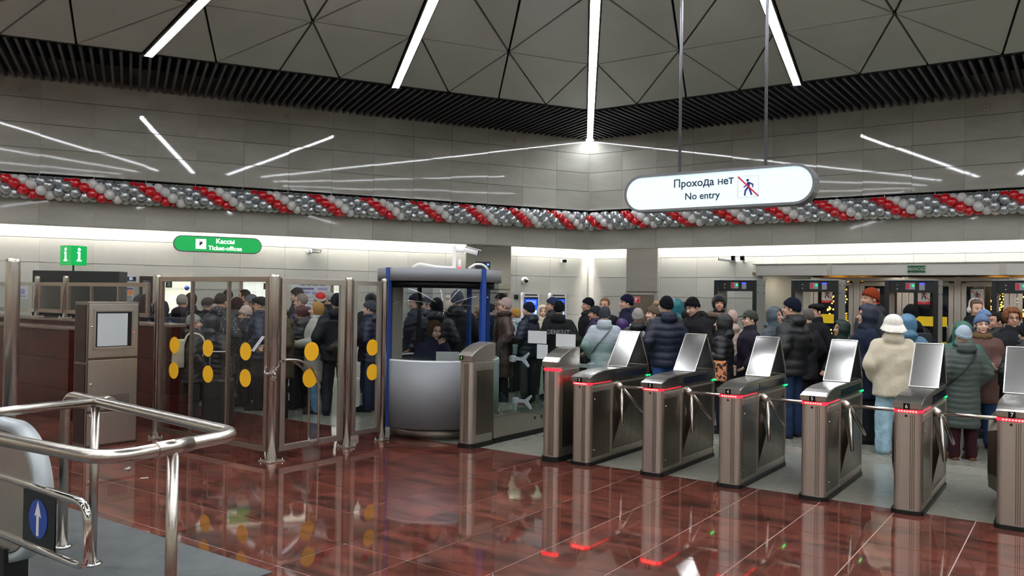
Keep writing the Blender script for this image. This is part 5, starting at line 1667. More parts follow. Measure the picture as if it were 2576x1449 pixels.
# ---- hand: palm, four fingers with a knuckle bend, thumb; local frame: wrist at 0, fingers along -z, palm towards -y
def hand_mesh(grip):
    c1 = .030 if grip else .012
    c2 = .052 if grip else .022
    def f(X, Y, Z):
        h = ell(X, Y, Z, (0, 0, -.050), (.040, .017, .050))
        h = smin(h, cone(X, Y, Z, (0, 0, .03), (0, 0, -.02), .027, .026), .02)
        for x, L in ((-.030, .060), (-.010, .072), (.010, .068), (.029, .054)):
            k = L * (.55 if grip else .9)
            a, b, c = (x, -.002, -.088), (x * 1.05, -c1, -.088 - k * .5), (x * 1.05, -c2, -.088 - k * (.55 if grip else 1.0))
            h = smin(h, np.minimum(cone(X, Y, Z, a, b, .0095, .0088), cone(X, Y, Z, b, c, .0088, .0075)), .006)
        h = smin(h, np.minimum(cone(X, Y, Z, (-.030, -.004, -.030), (-.055, -.022, -.058), .013, .011), cone(X, Y, Z, (-.055, -.022, -.058), (-.050, -.040, -.088), .011, .0085)), .008)
        return h
    return nets(f, (-.075, -.07, -.175), (.05, .03, .055), .0062)
def rot_to(v0, d, twist):
    return Vector((0, 0, -1)).rotation_difference(Vector(d).normalized()).to_matrix() @ Matrix.Rotation(twist, 3, 'Z')
HEADPIV = np.array((0, .02, 1.49))
def head_rot(turn, nod):
    return np.array(Matrix.Rotation(R(turn), 3, 'Z') @ Matrix.Rotation(R(nod), 3, 'X'))
def turn_head(v, turn, nod):
    if not turn and not nod: return v
    return (v - HEADPIV) @ head_rot(turn, nod).T + HEADPIV
def body_arr(sex, arms, legs, turn, nod):
    def make():
        def f(X, Y, Z):
            h = loft(X, Y, Z, [(.80, .13, .10), (.92, .155, .11), (1.05, .13, .095), (1.25, .155, .11), (1.38, .165, .10), (1.45, .09, .075), (1.50, .05, .05, .02)])
            for a, b, c in ARMS[arms]:
                h = smin(h, np.minimum(cone(X, Y, Z, a, b, .052, .042), cone(X, Y, Z, b, c, .042, .030)), .04)
            for a, b, c in LEGS[legs]:
                h = smin(h, np.minimum(cone(X, Y, Z, a, b, .082, .055), cone(X, Y, Z, b, c, .055, .040)), .03)
            return h
        v, q = nets(f, (-.36, -.48, .04), (.36, .22, 1.52), .03)
        parts = [(v, q, np.zeros(len(q), int))]
        hm = cached(('head', sex), lambda: head_mesh(sex))
        parts.append((turn_head(hm[0], turn, nod), hm[1], hm[2]))
        grip = arms in ('hold', 'phone', 'chin')
        for i, (a, b, c) in enumerate(ARMS[arms]):
            g = grip and (i == 0 or arms != 'phone')
            hv, hq = cached(('hand', g), lambda: hand_mesh(g))
            d = Vector(c) - Vector(b)
            M = rot_to(None, d, (-.9 if i == 0 else .9) if not grip else (0.4 if i == 0 else -0.4))
            vv = hv * np.array((1 if i == 0 else -1, 1, 1))
            qq = hq if i == 0 else hq[:, ::-1]
            vv = vv @ np.array(M).T + np.array(c) + np.array(d.normalized()) * .012
            parts.append((vv, qq, np.zeros(len(qq), int)))
        return mesh_np('body', *merge(parts))
    return cached(('body', sex, arms, legs, turn, nod), make)
def coat_arr(arms, length, bulk, quilt, hood, rough):
    """length: hem height; bulk: extra thickness; quilt: ridge spacing; hood: 'down' lump; rough: fleece"""
    def make():
        B = bulk
        prof = [(length, .185 + B, .150 + B), (length + .12, .18 + B, .145 + B), (1.02, .165 + B, .130 + B), (1.22, .19 + B, .145 + B), (1.36, .190 + B * .8, .135 + B * .7), (1.43, .145 + B * .3, .108 + B * .3), (1.49, .098, .094, .015), (1.535, .088, .092, .012), (1.565, .084, .090, .014)]
        def f(X, Y, Z):
            h = loft(X, Y, Z, prof)
            for a, b, c in ARMS[arms]:
                r1, r2, r3 = .070 + B * .45, .064 + B * .5, .054 + B * .4
                h = smin(h, np.minimum(cone(X, Y, Z, a, b, r1, r2), cone(X, Y, Z, b, c, r2, r3)), .06)
            if hood == 'down':
                hd = ell(X, Y, Z, (0, .100, 1.485), (.125, .078, .090))
                hd = smax(hd, -ell(X, Y, Z, (0, .070, 1.575), (.080, .055, .05)), .02)
                h = smin(h, hd, .02)
                h = smin(h, cone(X, Y, Z, (.090, .02, 1.53), (.055, -.085, 1.47), .026, .020), .02)
                h = smin(h, cone(X, Y, Z, (-.090, .02, 1.53), (-.055, -.085, 1.47), .026, .020), .02)
            if quilt > 0:
                zz = Z + .012 * np.sin(X * 17 + 1) + .01 * np.sin(Y * 21)
                h = h + .011 * (1 - np.abs(np.sin(PI * zz / quilt)) ** .55) - .005
            elif quilt < 0:     # diamonds
                p = -quilt
                h = h + .008 * (1 - np.minimum(np.abs(np.sin(PI * (Z + X) / p)), np.abs(np.sin(PI * (Z - X) / p))) ** .5) - .004
            else:
                h = h + .004 * np.sin(Z * 26 + X * 19 + 2 * np.sin(Y * 15)) + .003 * np.sin(X * 38 - Z * 17)
            if rough:
                h = h + .004 * np.sin(X * 190) * np.sin(Y * 170 + 1) * np.sin(Z * 180)
            return h
        lo = (-.46, -.40, length - .03); hi = (.46, .30, 1.60)
        return mesh_np('coat', *nets(f, lo, hi, .0155))
    return cached(('coat', arms, length, bulk, quilt, hood, rough), make)
def trouser_arr(legs, wide):
    def make():
        def f(X, Y, Z):
            h = loft(X, Y, Z, [(.80, .15, .12), (.95, .155, .125), (1.05, .14, .11)]) if legs != 'sit' else ell(X, Y, Z, (0, -.02, .93), (.17, .15, .13))
            for a, b, c in LEGS[legs]:
                w_ = wide
                h = smin(h, np.minimum(cone(X, Y, Z, a, b, .098, .074 + w_), cone(X, Y, Z, b, (c[0], c[1], c[2] - .02), .072 + w_, .060 + w_)), .02)
            return h + .004 * np.sin(Z * 34 + X * 30) * np.sin(Y * 20 + Z * 9)
        return mesh_np('trousers', *nets(f, (-.26, -.52, .02), (.26, .26, 1.06), .019))
    return cached(('trousers', legs, wide), make)
def shoe_arr(boot):
    def make():
        def f(X, Y, Z):
            h = ell(X, Y, Z, (0, -.060, .040), (.048, .135, .050))
            h = smin(h, cone(X, Y, Z, (0, .022, .07), (0, .022, .17 if boot else .10), .052, .056 if boot else .05), .03)
            h = smin(h, np.maximum(np.maximum(np.abs(X) - .046, np.abs(Y + .055) - .135), np.abs(Z - .012) - .012), .012)
            return smax(h, -Z, .004)
        return mesh_np('shoe', *nets(f, (-.07, -.22, -.01), (.07, .10, .20), .0125))
    return cached(('shoe', boot), make)
# ---- headgear and hair (in head space)
def gear(kind):
    """returns list of (name, verts, quads, slot)"""
    def brim(X, Y, Z, off): return (1.650 + off - .52 * Y) - Z
    out = []
    if kind in ('beanie', 'pom', 'slouch'):
        def f(X, Y, Z):
            ang = np.arctan2(Y - .01, X)
            top = .125 if kind == 'slouch' else .112
            h = ell(X, Y, Z, (0, .012 + (.02 if kind == 'slouch' else 0), 1.678), (.090, .110, top))
            h = smax(h, brim(X, Y, Z, 0), .006) + .0012 * np.sin(ang * 44)
            c = np.maximum(ell(X, Y, Z, (0, .012, 1.672), (.0975, .1175, .13)), np.maximum(brim(X, Y, Z, -.006), -brim(X, Y, Z, .048)))
            return smin(h, c + .0012 * np.sin(ang * 44), .006)
        out.append(('knit_hat', *nets(f, (-.12, -.13, 1.60), (.12, .16, 1.83), .0095), 0))
        if kind == 'pom':
            def g(X, Y, Z): return ell(X, Y, Z, (0, .06, 1.815), (.05, .05, .048)) + .006 * np.sin(X * 150) * np.sin(Y * 140) * np.sin(Z * 160)
            out.append(('pompom', *nets(g, (-.06, -.0, 1.75), (.06, .13, 1.88), .010), 1))
    elif kind == 'stripe':
        def f(X, Y, Z): return smax(ell(X, Y, Z, (0, .012, 1.675), (.094, .114, .115)), brim(X, Y, Z, 0), .006)
        v, q = nets(f, (-.12, -.13, 1.60), (.12, .16, 1.83), .0095)
        c = v[q].mean(1); lev = c[:, 2] + .52 * c[:, 1]
        for nm, a, b, s in (('hat_band', -1, 1.695, 0), ('hat_middle', 1.695, 1.737, 1), ('hat_crown', 1.737, 9, 2)):
            m = (lev >= a) & (lev < b)
            out.append((nm, v, q[m], s))
        def g(X, Y, Z): return ell(X, Y, Z, (0, .03, 1.80), (.035, .035, .033))
    elif kind in ('cap', 'flatcap', 'beret', 'fur', 'bucket', 'earflap'):
        def f(X, Y, Z):
            if kind == 'fur':
                h = smax(ell(X, Y, Z, (0, .012, 1.685), (.108, .125, .105)), brim(X, Y, Z, -.02), .01)
                h = smin(h, cone(X, Y, Z, (.088, .01, 1.66), (.080, .0, 1.585), .028, .02), .02); h = smin(h, cone(X, Y, Z, (-.088, .01, 1.66), (-.080, .0, 1.585), .028, .02), .02)
                return h + .003 * np.sin(X * 160) * np.sin(Y * 150) * np.sin(Z * 170)
            if kind == 'beret':
                h = smax(ell(X, Y, Z, (0, .02, 1.705), (.112, .125, .055)), brim(X, Y, Z, .0), .008)
                return smin(h, smax(ell(X, Y, Z, (0, .012, 1.675), (.088, .108, .09)), np.maximum(brim(X, Y, Z, -.003), Z - 1.72), .006), .01)
            if kind == 'bucket':
                h = smax(ell(X, Y, Z, (0, .012, 1.685), (.115, .132, .112)), brim(X, Y, Z, -.02), .008)
                b_ = np.maximum(np.sqrt((X / .134) ** 2 + ((Y - .01) / .150) ** 2) * .134 - .134 + (Z - 1.64) * .6, np.abs(Z - 1.635 + .22 * Y) - .034)
                return smin(h, b_, .02) + .004 * np.sin(X * 150) * np.sin(Y * 140 + 1) * np.sin(Z * 150)
            h = smax(ell(X, Y, Z, (0, .012, 1.682), (.094, .114, .100)), brim(X, Y, Z, 0), .006)
            if kind == 'flatcap':
                h = smin(h, ell(X, Y, Z, (0, -.03, 1.722), (.095, .105, .045)), .02)
            if kind == 'earflap':
                h = smin(h, smax(ell(X, Y, Z, (0, .035, 1.655), (.094, .098, .06)), -(Y + .03), .01), .01)
            vz = np.maximum(ell(X, Y, Z, (0, -.10, 1.688), (.075, .085, .06)), np.abs(Z - 1.688 - .18 * (Y + .1)) - .006)
            return smin(h, np.maximum(vz, Y + .06), .006)
        out.append(({'cap': 'cap', 'flatcap': 'flat_cap', 'beret': 'beret', 'fur': 'fur_hat', 'bucket': 'bucket_hat', 'earflap': 'peaked_cap'}[kind], *nets(f, (-.16, -.21, 1.56), (.16, .19, 1.81), .0100), 0))
    elif kind in ('hood', 'hoodw'):
        def f(X, Y, Z):
            h = ell(X, Y, Z, (0, .022, 1.655), (.122, .140, .142))
            h = smin(h, cone(X, Y, Z, (0, .02, 1.60), (0, .02, 1.46), .118, .118), .03)
            h = smax(h, -ell(X, Y, Z, (0, -.135, 1.625), (.086, .105, .108)), .016)
            h = smax(h, -ell(X, Y, Z, (0, -.02, 1.64), (.086, .12, .105)), .01)
            return h + .003 * np.sin(Z * 46 + Y * 12)
        out.append(('hood', *nets(f, (-.15, -.15, 1.44), (.15, .18, 1.81), .0115), 0))
    elif kind in ('short', 'grey', 'long', 'bob', 'curly', 'bald'):
        def f(X, Y, Z):
            R_ = (.086, .104, .102)
            if kind == 'curly': R_ = (.112, .125, .118)
            if kind == 'bob': R_ = (.098, .112, .108)
            h = ell(X, Y, Z, (0, .018, 1.674), R_)
            if kind == 'bob': h = smin(h, loft(X, Y, Z, [(1.555, .092, .080, .035), (1.66, .098, .09, .03)]), .02)
            if kind == 'long': h = smin(h, loft(X, Y, Z, [(1.36, .085, .040, .085), (1.50, .10, .06, .06), (1.66, .092, .085, .03)]), .02)
            face = np.maximum(np.maximum(Z - (1.715 + .25 * np.maximum(0, -Y - .06)), Y + (.030 if kind != 'bob' else .055)), np.abs(X) - (.2 if kind != 'curly' else .066))
            h = smax(h, -face, .012)
            if kind in ('short', 'grey', 'bald'): h = smax(h, (1.615 - .2 * (Y - .05)) - Z, .01)
            amp = .007 if kind == 'curly' else .0022
            fr = 90 if kind == 'curly' else 150
            return h + amp * np.sin(X * fr + 3 * np.sin(Z * 40)) * np.sin(Y * fr * .9) * (1 if kind == 'curly' else np.sin(Z * 60))
        out.append(('hair', *nets(f, (-.13, -.13, 1.34 if kind == 'long' else 1.53), (.13, .16, 1.81), .0100), 0))
    return out
def gear_cached(kind): return cached(('gear', kind), lambda: gear(kind))
SKINC = ['#c39a83', '#b98d75', '#cfa892', '#b58b74']
def dots_mat(nm, col):
    if nm in MATS: return MATS[nm]
    m = mat(nm, col, 0.7)
    nt = m.node_tree; b = nt.nodes['Principled BSDF']
    tc = nt.nodes.new('ShaderNodeTexCoord'); vo = nt.nodes.new('ShaderNodeTexVoronoi'); vo.inputs['Scale'].default_value = 26; vo.inputs['Randomness'].default_value = 0.15
    lt = nt.nodes.new('ShaderNodeMath'); lt.operation = 'LESS_THAN'; lt.inputs[1].default_value = 0.22
    mx = nt.nodes.new('ShaderNodeMix'); mx.data_type = 'RGBA'; mx.inputs[6].default_value = lin(col); mx.inputs[7].default_value = lin('#9a968e')
    nt.links.new(tc.outputs['Object'], vo.inputs['Vector']); nt.links.new(vo.outputs['Distance'], lt.inputs[0]); nt.links.new(lt.outputs[0], mx.inputs[0]); nt.links.new(mx.outputs[2], b.inputs['Base Color'])
    return m
def cloth(col, kind='cloth'):
    nm = 'cloth_%s_%s' % (kind, col.lstrip('#'))
    if kind == 'puffer': return mat(nm, col, 0.46, spec=0.4, bump=0.25, bscale=28)
    if kind == 'fleece': return mat(nm, col, 0.95, spec=0.15, bump=1.0, bscale=110, col2='#%02x%02x%02x' % tuple(min(255, int(int(col[i:i + 2], 16) * 1.10)) for i in (1, 3, 5)), scale=70, sheen=0.3)
    if kind == 'knit': return mat(nm, col, 0.92, spec=0.15, bump=0.8, bscale=160)
    if kind == 'denim': return mat(nm, col, 0.8, spec=0.2, bump=0.3, bscale=60, col2='#%02x%02x%02x' % tuple(min(255, int(int(col[i:i + 2], 16) * 1.25)) for i in (1, 3, 5)), scale=9)
    if kind == 'dots': return dots_mat(nm, col)
    return mat(nm, col, 0.8, spec=0.25, bump=0.3, bscale=40)
def skin(i): return mat('skin_%d' % i, SKINC[i], 0.55, spec=0.35)
LIPS = mat('lips', '#9a5a52', 0.5); EYE = mat('eye_dark', '#1c1512', 0.2); EYEW = mat('eye_white', '#c9c2ba', 0.3)
def slots(o, ms):
    while len(o.data.materials) < len(ms): o.data.materials.append(None)
    for i, m in enumerate(ms):
        o.material_slots[i].link = 'OBJECT'; o.material_slots[i].material = m
def person(label, px, ytop, depth, face, coat=('#15161a', 'puffer', .78, .02, .09, 'down'), hat=('beanie', '#15161a'), hair='#2c221c', arms='pocket', legs='stand',
           trousers='#15161c', shoes='#17171a', turn=0, nod=0, sex='m', wide=.01, boot=True, extras=(), absY=False, z0=0.0, H=None, tilt=0):
    """px, ytop: where the crown shows; depth: metres behind the row front (or forward distance when absY)"""
    if absY:
        p = at(px, 760, depth); p.z = 0
    else:
        p = on_row(px, depth)
    ztop = at(px, ytop, p.y).z
    hgt = H or max(1.18, min(2.0, ztop - z0))
    crown = {'fur': 1.79, 'hood': 1.80, 'hoodw': 1.80, 'pom': 1.80, 'bucket': 1.795, 'curly': 1.79, 'slouch': 1.805}.get(hat[0], 1.785)
    sc_ = hgt / crown
    t = thing('person', label, 'person', (p.x, p.y, z0), R(face), 'people queuing in the hall')
    t.scale = (sc_, sc_, sc_)
    sk = skin(int(px) % 4)
    hm = cloth(hair, 'hair')
    b = link('body', body_arr(sex, arms, legs, turn, nod), None, t)
    slots(b, [sk, LIPS, EYE, hm, EYEW])
    col, ck, ln, bulk, quilt, hood = coat
    cm = cloth(col, ck)
    c = link('coat', coat_arr(arms, ln, bulk, quilt, 'down' if hood == 'down' else '', ck == 'fleece'), None, t); slots(c, [cm])
    tr = link('trousers', trouser_arr(legs, wide), None, t); slots(tr, [cloth(trousers, 'denim' if trousers not in ('#15161c',) else 'cloth')])
    for a, bb, cc in LEGS[legs]:
        s = link('shoe', shoe_arr(boot), None, t, (cc[0], cc[1] - .015, (0 if legs != 'sit' else .36) + (.012 if legs == 'step' and cc[1] > 0.05 else 0))); slots(s, [cloth(shoes, 'shoe')])
    cols = [h_ for h_ in hat[1:]]
    for nm, v, q, sl_ in gear_cached(hat[0]):
        me = cached(('gearmesh', hat[0], nm, turn, nod), lambda: mesh_np(nm, turn_head(v, turn, nod), q))
        o = link(nm, me, None, t)
        cc_ = cols[min(sl_, len(cols) - 1)]
        kind = 'knit' if nm in ('knit_hat', 'pompom', 'hat_band', 'hat_middle', 'hat_crown') else ('fleece' if nm in ('fur_hat', 'bucket_hat') else ('puffer' if nm == 'hood' else 'hair' if nm == 'hair' else 'cloth'))
        slots(o, [cloth(cc_, kind)])
    if hat[0] not in ('short', 'grey', 'long', 'bob', 'curly', 'bald', 'hood', 'hoodw', 'fur'):
        for nm, v, q, sl_ in gear_cached('short'):
            me = cached(('gearmesh', 'shortlow', nm, turn, nod), lambda: mesh_np('hair', turn_head((v - np.array((0, .018, 1.674))) * .965 + np.array((0, .018, 1.664)), turn, nod), q))
            o = link('hair', me, None, t); slots(o, [hm])
    for e in extras:
        add_extra(t, e, arms, turn, nod)
    return t
def add_extra(t, e, arms, turn, nod):
    k = e[0]
    if k == 'backpack':
        col = e[1]
        def make():
            def f(X, Y, Z):
                h = np.maximum(np.maximum(np.abs(X) - .13, np.abs(Y - .235) - .060), np.abs(Z - 1.18) - .19) - .03
                h = smin(h, ell(X, Y, Z, (0, .315, 1.10), (.11, .035, .12)), .02)
                return h + .003 * np.sin(Z * 40) * np.sin(X * 30)
            return mesh_np('backpack', *nets(f, (-.18, .12, .93), (.18, .37, 1.42), .016))
        o = link('backpack', cached(('backpack',), make), None, t); slots(o, [cloth(col, 'bag')])
        for sx in (-1, 1):
            s = obj('shoulder_strap', tube(fillet([(sx * .10, .17, 1.05), (sx * .15, .17, 1.30), (sx * .12, .10, 1.50), (sx * .12, -.10, 1.47), (sx * .14, -.185, 1.25), (sx * .15, -.05, 1.05)], .08, 4), .016, 8), cloth(col, 'bag'), t)
        if len(e) > 2:
            obj('backpack_flap', bx((0, .325, 1.27), (.22, .04, .14), bev=.015), cloth(e[2], 'bag'), o)
            obj('backpack_buckle', bx((0, .350, 1.21), (.03, .012, .03)), cloth('#3a2418', 'bag'), o)
    elif k == 'bag':
        col, x, y, z, w_, h_ = e[1:7]
        o = obj('shoulder_bag', bx((x, y, z), (.12, w_, h_), bev=.03), mat('bag_pattern_%s' % col.lstrip('#'), col, 0.7, col2=e[7], scale=16, detail=2, contrast=(.47, .53)) if len(e) > 7 else cloth(col, 'bag'), t)
        obj('bag_strap', tube(fillet([(x, y, z + h_ / 2), (x * .98, y + .02, 1.30), (x * .55, .02, 1.485), (x * -.1, -.13, 1.44)], .08, 4), .011, 8), cloth(e[8] if len(e) > 8 else col, 'bag'), t)
    elif k == 'strap':
        obj('bag_strap', tube(fillet([(.22, .02, .98), (.12, .215, 1.15), (-.08, .20, 1.38), (-.13, .05, 1.475), (-.05, -.16, 1.35), (.2, -.19, 1.0)], .10, 5), .013, 8), cloth(e[1], 'bag'), t)
    elif k == 'scarf':
        def make():
            def f(X, Y, Z):
                q = np.sqrt((np.sqrt((X / 1.05) ** 2 + (Y - .01) ** 2) - .088) ** 2 + (Z - 1.495 - .1 * Y) ** 2) - .040
                return q + .004 * np.sin(np.arctan2(Y, X) * 9 + Z * 60)
            return mesh_np('scarf', *nets(f, (-.15, -.15, 1.42), (.15, .17, 1.57), .012))
        o = link('scarf', cached(('scarf',), make), None, t); slots(o, [cloth(e[1], 'knit')])
    elif k == 'furcollar':
        def make():
            def f(X, Y, Z):
                q = np.sqrt((np.sqrt((X / 1.15) ** 2 + (Y - .02) ** 2) - .125) ** 2 + (Z - 1.475 - .15 * Y) ** 2) - .042
                return q + .007 * np.sin(X * 120) * np.sin(Y * 110) * np.sin(Z * 120)
            return mesh_np('fur_collar', *nets(f, (-.22, -.19, 1.38), (.22, .23, 1.57), .012))
        o = link('fur_collar', cached(('furcollar',), make), None, t); slots(o, [cloth(e[1], 'fleece')])
    elif k == 'phone':
        a, b, c = ARMS[arms][0]
        d = (Vector(c) - Vector(b)).normalized(); p = Vector(c) + d * .10 + Vector((0, -.035, .03))
        obj('phone', bx(p, (.072, .010, .15), bev=.006), BLACK_G, t)
    elif k == 'paper':
        obj('paper_sheet', bx((0, -.375, 1.17), (.20, .004, .28), rot=Matrix.Rotation(R(-35), 3, 'X')), PAPER, t)
    elif k == 'glasses':
        g = bmesh.new()
        for sx in (-1, 1):
            ring = [Vector((sx * .033 + .024 * math.cos(2 * PI * i / 14), -.104, 1.645 + .018 * math.sin(2 * PI * i / 14))) for i in range(14)]
            add_tube(g, ring, .0022, 6, True)
            add_tube(g, [(sx * .056, -.104, 1.65), (sx * .080, -.06, 1.652), (sx * .084, .01, 1.645)], .002, 6)
        add_tube(g, [(-.010, -.106, 1.648), (.010, -.106, 1.648)], .002, 6)
        if turn or nod:
            M = Matrix(head_rot(turn, nod).tolist())
            for v in g.verts: v.co = M @ (v.co - Vector(HEADPIV)) + Vector(HEADPIV)
        obj('glasses', g, BLACK, t)
    elif k == 'earmuffs':
        g = bmesh.new()
        for sx in (-1, 1): add_ball(g, (sx * .098, .005, 1.63), .040, 12, 8, (.6, 1, 1.1))
        add_tube(g, fillet([(-.10, .0, 1.65), (-.095, .0, 1.77), (0, .0, 1.80), (.095, .0, 1.77), (.10, .0, 1.65)], .06, 5), .009, 8)
        obj('headphones', g, cloth('#b9b0ac', 'fleece'), t)
    elif k == 'backtext':
        text('back_print', e[1], .100, mat('print_grey_text', '#777a7e', 0.6), t, Matrix.Translation((0, e[2], 1.265)) @ Matrix.Rotation(PI, 4, 'Z') @ Matrix.Rotation(PI / 2, 4, 'X'), bold=.002, ext=.012)
    elif k == 'badge':
        obj('sleeve_badge', lathe([(.045, 0), (.045, .012)], e[1], 20, Matrix.Rotation(e[2], 3, 'Y')), mat('badge_grey', '#9aa0a8', 0.5), t)
def PUF(c, ln=.80, b=.028, q=.085, h='down'): return (c, 'puffer', ln, b, q, h)
def COA(c, ln=.72, b=.010, h=''): return (c, 'cloth', ln, b, 0, h)
BK, NV, DK = '#111216', '#141a2c', '#1d1c20'
QUEUE = []
def P(label, px, ytop, depth, *a, **k):
    ab = k.pop('absY', False)
    y = depth if ab else on_row(px, depth).y
    QUEUE.append([label, px, ytop, y, a, k, y])
# --- between the cabin and turnstile three
P('person in long brown quilted coat and mauve slouch beanie beside the cabin glass', 1268, 747, 3.9, -80, ('#3a2b24', 'puffer', .42, .03, -.13, ''), ('slouch', '#a08a86'), '#5a4030', sex='f', extras=(('scarf', '#2c2523'),), turn=-10)
P('person in tan beanie and pale blue hooded jacket peeking beside the brown coat', 1297, 775, 5.0, -120, PUF('#8fa3a8', .80), ('beanie', '#a9803f'), '#6b4a2c', sex='f', extras=(('scarf', '#c9c4ba'),))
P('person in navy beanie and navy jacket with orange-brown boots behind the glass barrier', 1330, 759, 3.8, -125, PUF('#171d2c', .84), ('beanie', '#131b2c'), shoes='#8a4a22', arms='hold', extras=(('phone',),))
P('person in cream hood with face turned to the hall beside blue screens', 1366, 765, 5.2, 5, COA('#b5ab96', .8), ('hood', '#c9bfa9'), '#4a2e20', sex='f', arms='hold', extras=(('phone',),))
P('person in plain blue beanie behind the black printed jacket', 1389, 747, 4.6, -80, PUF('#12151c'), ('beanie', '#28304a'))
P('person in black jacket with grey print across the back', 1407, 756, 3.7, 172, ('#131416', 'cloth', .82, .035, 0, 'down'), ('beanie', '#0f1012'), extras=(('backtext', 'GEMENT', .192),))
P('elderly person in black beanie and open black jacket facing the ticket wall', 1479, 748, 5.0, -68, COA('#17181a', .78, .02), ('beanie', '#111118'), '#8a8680', turn=-12, extras=(('scarf', '#2b2f2a'),))
P('person with brown hair and white hood half hiding the mouth', 1521, 747, 5.0, -25, COA('#15161a', .78, .02), ('short', '#6a4a30'), '#6a4a30', extras=(('scarf', '#cfcac2'),))
P('person in dark beanie and navy jacket facing the ticket wall by the steel strip', 1576, 740, 5.2, -85, COA('#161a30', .78, .025, 'down'), ('beanie', '#121426'))
P('person in charcoal knit hat and purple jacket with green bag', 1497, 769, 4.3, -95, PUF('#2c1d3c', .80), ('beanie', '#26282a'), sex='f')
P('person in pale grey hooded puffer with slanting shoulder strap', 1522, 770, 3.35, 170, PUF('#9aa4aa', .76, .045, .15), ('beanie', '#3b3d42'), '#2a2522', trousers='#9aa6a8', sex='f', extras=(('strap', '#6a7074'),))
P('small person in purple hooded jacket between grey and black coats', 1565, 800, 4.2, 175, PUF('#3a2158', .74), ('hood', '#3a2158'), sex='f')
P('person in grey ribbed beanie with pale scarf and black puffer', 1605, 775, 3.2, 176, PUF('#141518', .78, .035), ('beanie', '#8f8b86'), extras=(('scarf', '#b4b0a8'),), sex='f')
P('person in brown cable hat with beige pompom facing left', 1642, 766, 4.2, -78, PUF('#4a3f36', .72), ('pom', '#5f5142', '#9a7f5c'), '#5a4030', sex='f', extras=(('scarf', '#5b5046'),))
P('person in black beanie and navy quilted puffer with sleeve badge', 1676, 744, 3.35, -165, PUF('#131a2a', .80, .04, .10), ('beanie', '#0f1013'), trousers='#24406a', extras=(('badge', (.335, .0, 1.25), PI / 2),))
P('person in teal hood behind the navy puffer', 1703, 750, 4.9, 150, PUF('#1f5a60', .74), ('hood', '#1d6068'), sex='f')
P('person in black fur cap mostly hidden behind the teal hood', 1727, 757, 5.6, -90, COA('#1b1b1e'), ('fur', '#121214'))
P('dark-haired child in mint green jacket with folded hood', 1727, 777, 4.0, 175, PUF('#3d7d72', .70, .02), ('short', '#17130f'), '#17130f')
P('young person in black beanie looking down, black parka', 1750, 744, 4.0, -60, COA('#131315', .66, .035, 'down'), ('beanie', '#111114'), nod=22, arms='hold', extras=(('paper',),))
P('smiling person in black fur cap with brown fur collar', 1809, 740, 5.4, -8, COA('#141417', .66, .02), ('fur', '#0e0e10'), sex='f', extras=(('furcollar', '#5f4c3c'),))
P('person in black hood with orange patterned bag', 1818, 787, 3.1, -110, PUF('#121214', .62, .035), ('hood', '#151517'), sex='f', arms='hold', extras=(('bag', '#161213', .30, -.05, .95, .30, .30, '#c07a50', '#1a1614'),))
P('person in dusty pink beanie and beige padded jacket', 1843, 778, 4.6, 165, PUF('#a08c80', .70), ('slouch', '#b29a90'), '#4a3428', sex='f')
# --- turnstile four to seven
P('moustached person in olive earflap cap and aubergine jacket facing left', 1886, 779, 3.5, -82, ('#1f1a26', 'cloth', .76, .03, 0, ''), ('earflap', '#34372f'), '#2a221c', turn=0)
P('person in grey-blue quilted hood looking to the right', 1952, 769, 4.7, 40, PUF('#3d484e', .74), ('hood', '#414d54'), sex='f')
P('tall person in navy beanie and bulky black puffer with blue jeans', 1992, 748, 3.35, -140, PUF('#141516', .80, .055, .11), ('beanie', '#121524'), '#4a3c34', trousers='#1e2c44', turn=20)
P('grey-haired person half hidden behind the bulky black puffer', 2030, 775, 4.2, -150, COA('#26262a'), ('grey', '#55504c'), '#55504c')
P('person in black beret and glasses in black coat facing left', 2052, 759, 4.3, -75, COA('#121214', .50, .02), ('beret', '#0c0c0e'), '#2a221e', extras=(('glasses',),))
P('child in dark green hood facing left', 2115, 802, 4.4, -80, PUF('#12241f', .66), ('hood', '#13261f'), sex='f')
P('tall person in rust orange beanie and dark grey coat', 2189, 723, 4.7, -82, COA('#2c2e30', .62, .03, 'down'), ('beanie', '#7c3218'), '#8a6a48')
P('person in navy hooded parka facing left beside the fleece coat', 2180, 762, 3.55, -98, COA('#141c30', .58, .04), ('hood', '#141b2e'), trousers='#15161c')
P('person in cream fleece coat and white bucket hat with pale jeans', 2247, 790, 2.95, 168, ('#c2b7a0', 'fleece', .74, .055, 0, 'down'), ('bucket', '#ded8cb'), '#8a6a48', trousers='#7f9aa4', shoes='#a3947c', sex='f', wide=.035, extras=(('scarf', '#c2b7a0'),))
P('person in light blue hood right behind the cream fleece coat', 2283, 787, 4.2, 160, PUF('#4a6e86', .74), ('hood', '#4f7690'), sex='f')
P('person in black striped beanie with grey backpack walking away', 2291, 765, 4.6, 175, COA('#15161a', .80, .025, 'down'), ('beanie', '#131316'), extras=(('backpack', '#2f3236'),))
P('person in pale blue ribbed beanie and long grey-green quilted coat', 2424, 818, 3.1, 176, ('#3f4843', 'puffer', .43, .035, .075, 'down'), ('beanie', '#a4b2bf'), trousers='#2a1016', shoes='#5b3d29', sex='f', extras=(('strap', '#2c312e'),))
P('person in green hooded puffer just behind the grey-green coat', 2420, 805, 3.75, 165, PUF('#2f5a4c', .60, .05), ('hood', '#355f4f'), sex='f', trousers='#3a5878')
P('bearded person with pale headphones and tousled hair facing the gates', 2456, 752, 5.6, 0, COA('#141a1c', .78, .02, 'down'), ('short', '#5a4632'), '#5a4632', extras=(('earmuffs',),))
P('child in blue beanie behind the one in the dusty brown jacket', 2477, 778, 4.7, 0, PUF('#1c1e26', .7), ('beanie', '#6a7fa4'), sex='f')
